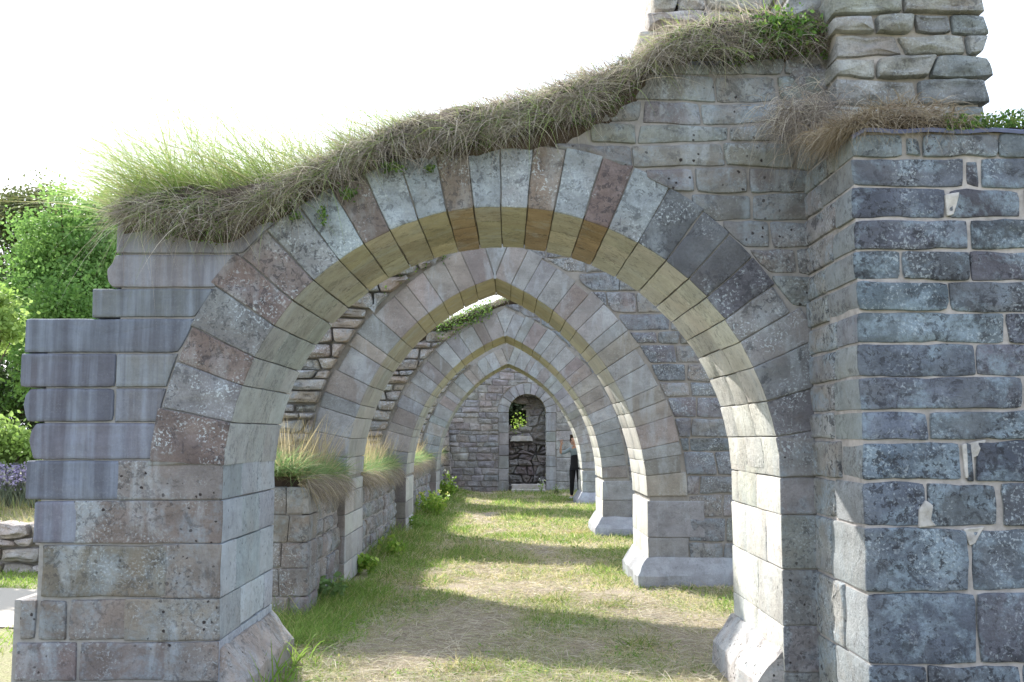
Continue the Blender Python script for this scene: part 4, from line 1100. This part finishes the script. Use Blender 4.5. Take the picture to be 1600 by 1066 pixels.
d = np.stack([rs.normal(0, .35, N), rs.normal(-.2, .35, N), rs.uniform(.5, 1, N)], 1)
tag(blades('bank_grass', np.stack([x, y, np.array([bzf(a) for a in y])-.02], 1), d, rs.uniform(.15, .42, N), rs.uniform(.007, .012, N), rs.uniform(.1, .6, N), pick([(.46, .40, .2), (.4, .4, .16), (.28, .34, .1), (.5, .42, .26)], N), M_BLADE, seg=4), 'long dry yellow grass on the bank beyond the left end', 'grass', kind='stuff')
N = 9000
y = np.concatenate([rs.uniform(11.7, 13.1, N*2//3), rs.uniform(8.2, 9.4, N-N*2//3)]); x = rs.uniform(-9, -3.4, N)
d = np.stack([rs.normal(0, .4, N), rs.normal(0, .4, N), rs.uniform(.5, 1, N)], 1)
tag(blades('verge_grass', np.stack([x, y, np.zeros(N)], 1), d, rs.uniform(.05, .14, N), rs.uniform(.007, .011, N), rs.uniform(.1, .6, N), pick(GREENC, N), M_BLADE, seg=3), 'bright green grass verge beside the pale path on the left', 'grass', kind='stuff')
for i, xx in enumerate((-8.25, -7.8, -7.4, -6.95)):
    root = empty('lavender_bush', (xx, 15.2, .74), ['', '', '', ''][i] or ['lavender bush farthest left on the bank', 'second lavender bush from the left on the bank', 'third lavender bush from the left, just beyond the stepped wall end', 'lavender bush hidden mostly behind the stepped wall end'][i], 'lavender', 'lavender bushes on the bank')
    N = 700
    p = np.array([xx, 15.2, .72])+rs.normal(0, .22, (N, 3))*np.array([1, 1, 0])
    d = np.stack([rs.normal(0, .35, N), rs.normal(0, .35, N), np.ones(N)], 1); L = rs.uniform(.4, .65, N)
    blades('stem', p, d, L, np.full(N, .008), np.full(N, .1), pick([(.25, .3, .2), (.3, .33, .22)], N), M_BLADE, seg=3, parent=root)['kind'] = 'stuff'
    q = p+norm(d)*(L*.95)[:, None]; q = np.repeat(q, 3, 0)+rs.normal(0, .03, (N*3, 3))
    leaves('blossom', q, rs.uniform(.03, .055, N*3), pick([(.33, .28, .44), (.42, .37, .52), (.36, .36, .30)], N*3), M_LEAF, root)['kind'] = 'stuff'

def tube(mb, pts, rad, col, n=8):
    prev = None
    for i, (p, r) in enumerate(zip(pts, rad)):
        p = Vector(p); d = (Vector(pts[min(i+1, len(pts)-1)])-Vector(pts[max(0, i-1)])).normalized()
        a = d.orthogonal().normalized(); b = d.cross(a); i0 = len(mb.v)
        for k in range(n): mb.v.append(p+(a*math.cos(2*math.pi*k/n)+b*math.sin(2*math.pi*k/n))*r*(1+.12*math.sin(k*2.3+i)))
        if prev is not None:
            for k in range(n): mb.face((prev+k, prev+(k+1) % n, i0+(k+1) % n, i0+k), col)
        prev = i0
def tree(label, base, ctr, ext, clumps, per, lsize, cols, name='tree', group=None, rad=.5, trunk=.16, seed=1):
    root = empty(name, base, label, 'tree' if name == 'tree' else 'bush', group)
    r_ = np.random.RandomState(seed)
    mb = MB(); bx_, by_, bz_ = base
    top = (ctr[0], ctr[1], ctr[2]+ext[2]*.4)
    tube(mb, [(bx_, by_, bz_-.1), (bx_+(ctr[0]-bx_)*.4, by_, bz_+(ctr[2]-bz_)*.5), ctr, top], [trunk, trunk*.8, trunk*.55, trunk*.2], (.16, .12, .09))
    u = r_.normal(size=(clumps, 3)); u /= np.linalg.norm(u, axis=1, keepdims=True)
    rr = r_.uniform(.35, 1.0, (clumps, 1))**.6
    lump = np.array([1+.35*noise.noise(Vector(v)*1.7+Vector((seed, 0, 0))) for v in u])[:, None]
    cc = np.array(ctr)+u*rr*lump*np.array(ext)
    for k in range(0, clumps, max(1, clumps//14)):
        m = [(ctr[i]*.5+base[i]*.5+(cc[k][i]-ctr[i])*.35) for i in range(3)]; m[2] = ctr[2]*.6+base[2]*.4+(cc[k][2]-ctr[2])*.3
        s = (bx_+(ctr[0]-bx_)*.5, by_, bz_+(ctr[2]-bz_)*.55)
        tube(mb, [s, m, tuple(cc[k])], [trunk*.45, trunk*.28, trunk*.08], (.16, .12, .09), 6)
    mb.build('trunk', M_BARK, root)
    tone = r_.uniform(.75, 1.25, clumps)
    idx = np.repeat(np.arange(clumps), per)
    pos = cc[idx]+r_.normal(size=(len(idx), 3))*rad*np.array([1, 1, .7])*r_.uniform(.5, 1.1, clumps)[idx][:, None]*.5
    pos[:, 2] = np.maximum(pos[:, 2], bz_+.05)
    col = np.array(cols)[r_.randint(0, len(cols), clumps)][idx]*tone[idx][:, None]*r_.uniform(.8, 1.2, (len(idx), 1))
    leaves('crown', pos, r_.uniform(.6, 1.2, len(idx))*lsize, np.clip(col, .01, .8), M_LEAF, root)
    return root
TG = [(.13, .25, .06), (.17, .31, .075), (.22, .37, .10)]  # greens lightened in place of distance haze
TD = [(.07, .12, .04), (.10, .15, .05), (.08, .13, .055)]
T_ = lambda u, v, Y: at(u, v, Y=Y)
c = T_(125, 462, 21); tree('large fresh green tree behind the stepped left end of the near wall', (c.x, 21, 1), tuple(c), (1.5, 1.6, 1.95), 260, 190, .095, TG, seed=3, rad=.6)
c = T_(20, 420, 27); tree('dark olive tree with gaps of sky at the left edge of the picture', (c.x-.6, 27, 1), (c.x, 27, c.z), (1.7, 1.7, 2.2), 150, 210, .10, [(.07, .10, .03), (.09, .11, .035), (.11, .12, .04)], seed=5, rad=.7)
c = T_(135, 345, 29); tree('darker tree whose top shows behind the fresh green tree', (c.x, 29, 1), (c.x, 29, c.z-2.2), (2.3, 1.6, 2.6), 180, 170, .11, TD+[(.1, .16, .04)], seed=8, rad=.7)
c = T_(60, 560, 24); tree('dark dense bush below the trees by the left wall end', (c.x, 24, 1), (c.x, 24, c.z), (2.4, 1.4, 1.9), 200, 160, .10, TD+TG[:1], seed=12, rad=.6, name='bush')
c = T_(110, 478, 19); tree('light green bush showing over the second step of the wall end', (c.x, 19, 1), (c.x, 19, c.z-.7), (1.0, 1.0, 1.0), 110, 140, .085, [(.12, .24, .05), (.15, .27, .06)], seed=13, rad=.5, name='bush', trunk=.08)
c = T_(-12, 500, 15); tree('sunlit pale green branch of a bush at the left edge, upper of two', (c.x-.5, 15, .6), (c.x-.05, 15, c.z), (.38, .4, .52), 40, 70, .09, [(.24, .36, .08), (.3, .42, .12)], seed=15, rad=.3, name='bush', trunk=.05)
c = T_(2, 705, 15.5); tree('sunlit pale green bush at the left edge above the lavender', (c.x, 15.5, .6), (c.x, 15.5, c.z), (.48, .4, .42), 55, 80, .09, [(.24, .36, .08), (.3, .42, .12)], seed=16, rad=.3, name='bush', trunk=.05)
tree('added tree behind the end wall, shade put into its near-black leaf colours', (.2, 36, 0), (.2, 36, 2.4), (1.7, 1.4, 1.7), 150, 170, .14, [(.02, .035, .015), (.03, .045, .02)], seed=21, rad=.8)  # added to darken the doorway hole; shaded side put into the leaf colours

# ================================================================== person peeping out behind the fourth arch
YPp = 27.55; PXp = 1.84; PZ = gz(1.9, YPp)
pr = empty('person', (PXp, YPp, PZ), 'person in dark vest and black trousers waving from behind the fourth arch', 'person')
def skin(name, joints, edges, mat, col, parent, sub=2, root_i=0):
    me = bpy.data.meshes.new(name)
    me.from_pydata([j[:3] for j in joints], edges, [])
    mt = bpy.data.materials.new(name+'_'+'tone'); t = NT(mt)
    geo = t.n('ShaderNodeNewGeometry').outputs['Position']
    c = t.mix(t.ramp(t.noise(geo, 60., 3, .6), .3, .7, 0, .25), col, tuple(x*.7 for x in col))
    t.out(t.n('ShaderNodeBsdfPrincipled', {'Base Color': c, 'Roughness': .75, 'Specular IOR Level': .3}).outputs[0])
    me.materials.append(mt)
    o = link(bpy.data.objects.new(name, me), parent)
    o.modifiers.new('skin', 'SKIN').use_smooth_shade = True
    for v, j in zip(me.skin_vertices[0].data, joints):
        r = j[3]; v.radius = r if isinstance(r, tuple) else (r, r)
    me.skin_vertices[0].data[root_i].use_root = True
    s = o.modifiers.new('sub', 'SUBSURF'); s.levels = sub; s.render_levels = sub
    return o
# x to the right of the picture, the figure faces the viewer (-y); its own right arm is raised
SK = (.50, .30, .22)
J = [(0, 0, .93, (.13, .095)), (0, .01, 1.10, (.12, .085)), (0, 0, 1.28, (.145, .09)), (-.02, 0, 1.38, (.10, .07)), (-.04, -.01, 1.45, .05), (-.07, -.02, 1.51, .062), (-.08, -.03, 1.57, (.074, .088)), (-.085, -.025, 1.63, (.072, .085)), (-.085, -.02, 1.675, .04),
     (-.165, 0, 1.355, .05), (-.30, -.06, 1.28, .042), (-.42, -.10, 1.25, .036), (-.425, -.13, 1.38, .031), (-.41, -.15, 1.475, .023), (-.405, -.155, 1.52, (.034, .018)),   # 9-14 raised arm
     (.165, 0, 1.36, .05), (.20, .02, 1.20, .042), (.215, .02, 1.08, .036), (.215, -.03, .95, .030), (.21, -.06, .84, .023), (.21, -.07, .79, (.022, .034)),           # 15-20 hanging arm
     (-.085, 0, .86, .085), (-.10, -.01, .66, .072), (-.11, -.02, .47, .056), (-.115, 0, .30, .052), (-.12, .02, .09, .036), (-.14, -.06, .045, .035), (-.16, -.14, .03, .028),
     (.085, 0, .86, .085), (.095, -.01, .66, .072), (.10, -.02, .47, .056), (.10, 0, .30, .052), (.10, .02, .09, .036), (.11, -.06, .045, .035), (.115, -.14, .03, .028),
     (-.08, -.115, 1.572, .012)]  # 35 nose
EJ = [(0, 1), (1, 2), (2, 3), (3, 4), (4, 5), (5, 6), (6, 7), (7, 8), (3, 9), (9, 10), (10, 11), (11, 12), (12, 13), (13, 14), (3, 15), (15, 16), (16, 17), (17, 18), (18, 19), (19, 20), (0, 21), (21, 22), (22, 23), (23, 24), (24, 25), (25, 26), (26, 27), (0, 28), (28, 29), (29, 30), (30, 31), (31, 32), (32, 33), (33, 34), (6, 35)]
def fingers(wi, palm, up, across, fwd):
    for k, (off, ln, sp) in enumerate(((-.027, .070, -.18), (-.009, .078, -.05), (.009, .073, .06), (.026, .058, .2))):
        a = Vector(palm)+Vector(across)*off+Vector(up)*.035
        i0 = len(J)
        for q, f in enumerate((.0, .5, 1.0)):
            p = a+Vector(up)*ln*f+Vector(across)*sp*ln*f+Vector(fwd)*(.012*f*f)
            J.append((p.x, p.y, p.z, .0085-.001*q))
        EJ.extend([(wi, i0), (i0, i0+1), (i0+1, i0+2)])
    a = Vector(palm)-Vector(across)*.034-Vector(up)*.01; i0 = len(J)
    for q, f in enumerate((0, .5, 1.)):
        p = a+(Vector(up)*.6-Vector(across)*.75)*.055*f
        J.append((p.x, p.y, p.z, .0095-.001*q))
    EJ.extend([(wi, i0), (i0, i0+1), (i0+1, i0+2)])
fingers(14, (-.405, -.155, 1.52), (.05, -.05, 1), (-1, 0, .05), (0, -1, 0))
fingers(20, (.21, -.07, .79), (0, -.1, -1), (0, -1, 0), (-1, 0, 0))
body = skin('body', J, EJ, None, SK, pr)
sub_ = lambda ids, k: [(J[i][0], J[i][1], J[i][2], tuple(a*k+.006 for a in (J[i][3] if isinstance(J[i][3], tuple) else (J[i][3],)*2))) for i in ids]
skin('shirt', sub_([1, 2, 3, 9, 10, 11, 15, 16, 17, 18], 1.12), [(0, 1), (1, 2), (2, 3), (3, 4), (4, 5), (2, 6), (6, 7), (7, 8), (8, 9)], None, (.24, .30, .33), pr)
skin('vest', sub_([0, 1, 2], 1.22)+[(-.06, -.01, 1.37, (.07, .085)), (.07, -.01, 1.37, (.07, .085)), (0, 0, .84, (.165, .13))], [(0, 1), (1, 2), (2, 3), (2, 4), (5, 0)], None, (.018, .018, .022), pr)
skin('trousers', sub_([0, 21, 22, 23, 24, 25, 28, 29, 30, 31, 32], 1.16)+[(0, 0, 1.04, (.13, .1))], [(11, 0), (0, 1), (1, 2), (2, 3), (3, 4), (4, 5), (0, 6), (6, 7), (7, 8), (8, 9), (9, 10)], None, (.013, .013, .016), pr)
for s in (25, 32): skin('shoe', sub_([s+1, s+2], 1.15)+[(J[s][0], J[s][1]+.02, .045, (.042, .042))], [(2, 0), (0, 1)], None, (.55, .55, .54), pr)
skin('hair', [(-.085, .01, 1.655, (.078, .085)), (-.085, .045, 1.60, (.078, .062)), (-.08, .06, 1.53, (.05, .04)), (-.085, -.035, 1.668, (.062, .035))], [(0, 1), (1, 2), (0, 3)], None, (.035, .022, .016), pr)
for sx in (-.027, .027):
    eb_ = MB(); c0 = Vector((-.082+sx+PXp, -.108+YPp, 1.588+PZ))
    for k in range(8): eb_.v.append(c0+Vector((.011*math.cos(k*math.pi/4), 0, .006*math.sin(k*math.pi/4))))
    eb_.v.append(c0+Vector((0, -.006, 0)))
    for k in range(8): eb_.face((k, (k+1) % 8, 8), (.03, .02, .02))
    eb_.build('eye', M_CLOTH, pr)
mb_ = MB(); c0 = Vector((-.082+PXp, -.105+YPp, 1.532+PZ)); i0 = 0
for k in range(10): mb_.v.append(c0+Vector((.022*math.cos(k*math.pi/5), 0, .007*math.sin(k*math.pi/5))))
mb_.v.append(c0+Vector((0, -.007, 0)))
for k in range(10): mb_.face((k, (k+1) % 10, 10), (.42, .16, .15))
mb_.build('mouth', M_CLOTH, pr)

# ================================================================== light, sky, camera
SUN_EL, SUN_AZ = R(36.5), R(-31)      # azimuth from +y (view direction), negative to the left
w = bpy.data.worlds.new('World'); scene.world = w; w.use_nodes = True
nt = w.node_tree; bg = nt.nodes['Background']
sky = nt.nodes.new('ShaderNodeTexSky'); sky.sky_type = 'NISHITA'; sky.sun_disc = False
sky.sun_elevation = SUN_EL; sky.sun_rotation = SUN_AZ; sky.air_density = 1.0; sky.dust_density = 4.0; sky.ozone_density = 1.0
# thin bright summer haze and high cloud over the blue
tc = nt.nodes.new('ShaderNodeTexCoord'); nn = nt.nodes.new('ShaderNodeTexNoise'); nn.inputs['Scale'].default_value = 2.2; nn.inputs['Detail'].default_value = 5
nt.links.new(tc.outputs['Generated'], nn.inputs['Vector'])
mr = nt.nodes.new('ShaderNodeMapRange'); mr.inputs['From Min'].default_value = .3; mr.inputs['From Max'].default_value = .7; mr.inputs['To Min'].default_value = .6; mr.inputs['To Max'].default_value = .95
nt.links.new(nn.outputs['Fac'], mr.inputs['Value'])
mx = nt.nodes.new('ShaderNodeMix'); mx.data_type = 'RGBA'; mx.inputs[7].default_value = (4.9, 5.6, 6.8, 1)
nt.links.new(mr.outputs[0], mx.inputs[0]); nt.links.new(sky.outputs[0], mx.inputs[6])
nt.links.new(mx.outputs[2], bg.inputs['Color']); bg.inputs['Strength'].default_value = .15
sd = bpy.data.lights.new('sun', 'SUN'); sd.energy = 4.9; sd.angle = R(.55); sd.color = (1, .95, .87)
so = link(bpy.data.objects.new('sun', sd))
dv = Vector((math.sin(SUN_AZ)*math.cos(SUN_EL), math.cos(SUN_AZ)*math.cos(SUN_EL), math.sin(SUN_EL)))
so.rotation_euler = dv.to_track_quat('Z', 'Y').to_euler(); so.location = dv*60
cd = bpy.data.cameras.new('camera'); cam = link(bpy.data.objects.new('camera', cd))
cd.sensor_width = 36; cd.lens = F/1600*36; cd.clip_end = 3000; cd.clip_start = .05
cam.location = (0, 0, EYE); cam.rotation_euler = (math.pi/2+PITCH, 0, -YAW)
scene.camera = cam
vs_ = scene.view_settings; vs_.view_transform = 'Standard'; vs_.look = 'None'; vs_.gamma = 1; vs_.exposure = 1.25

scene.cycles.max_bounces = 6; scene.cycles.diffuse_bounces = 4; scene.cycles.transmission_bounces = 3; scene.cycles.glossy_bounces = 1; scene.cycles.transparent_max_bounces = 4
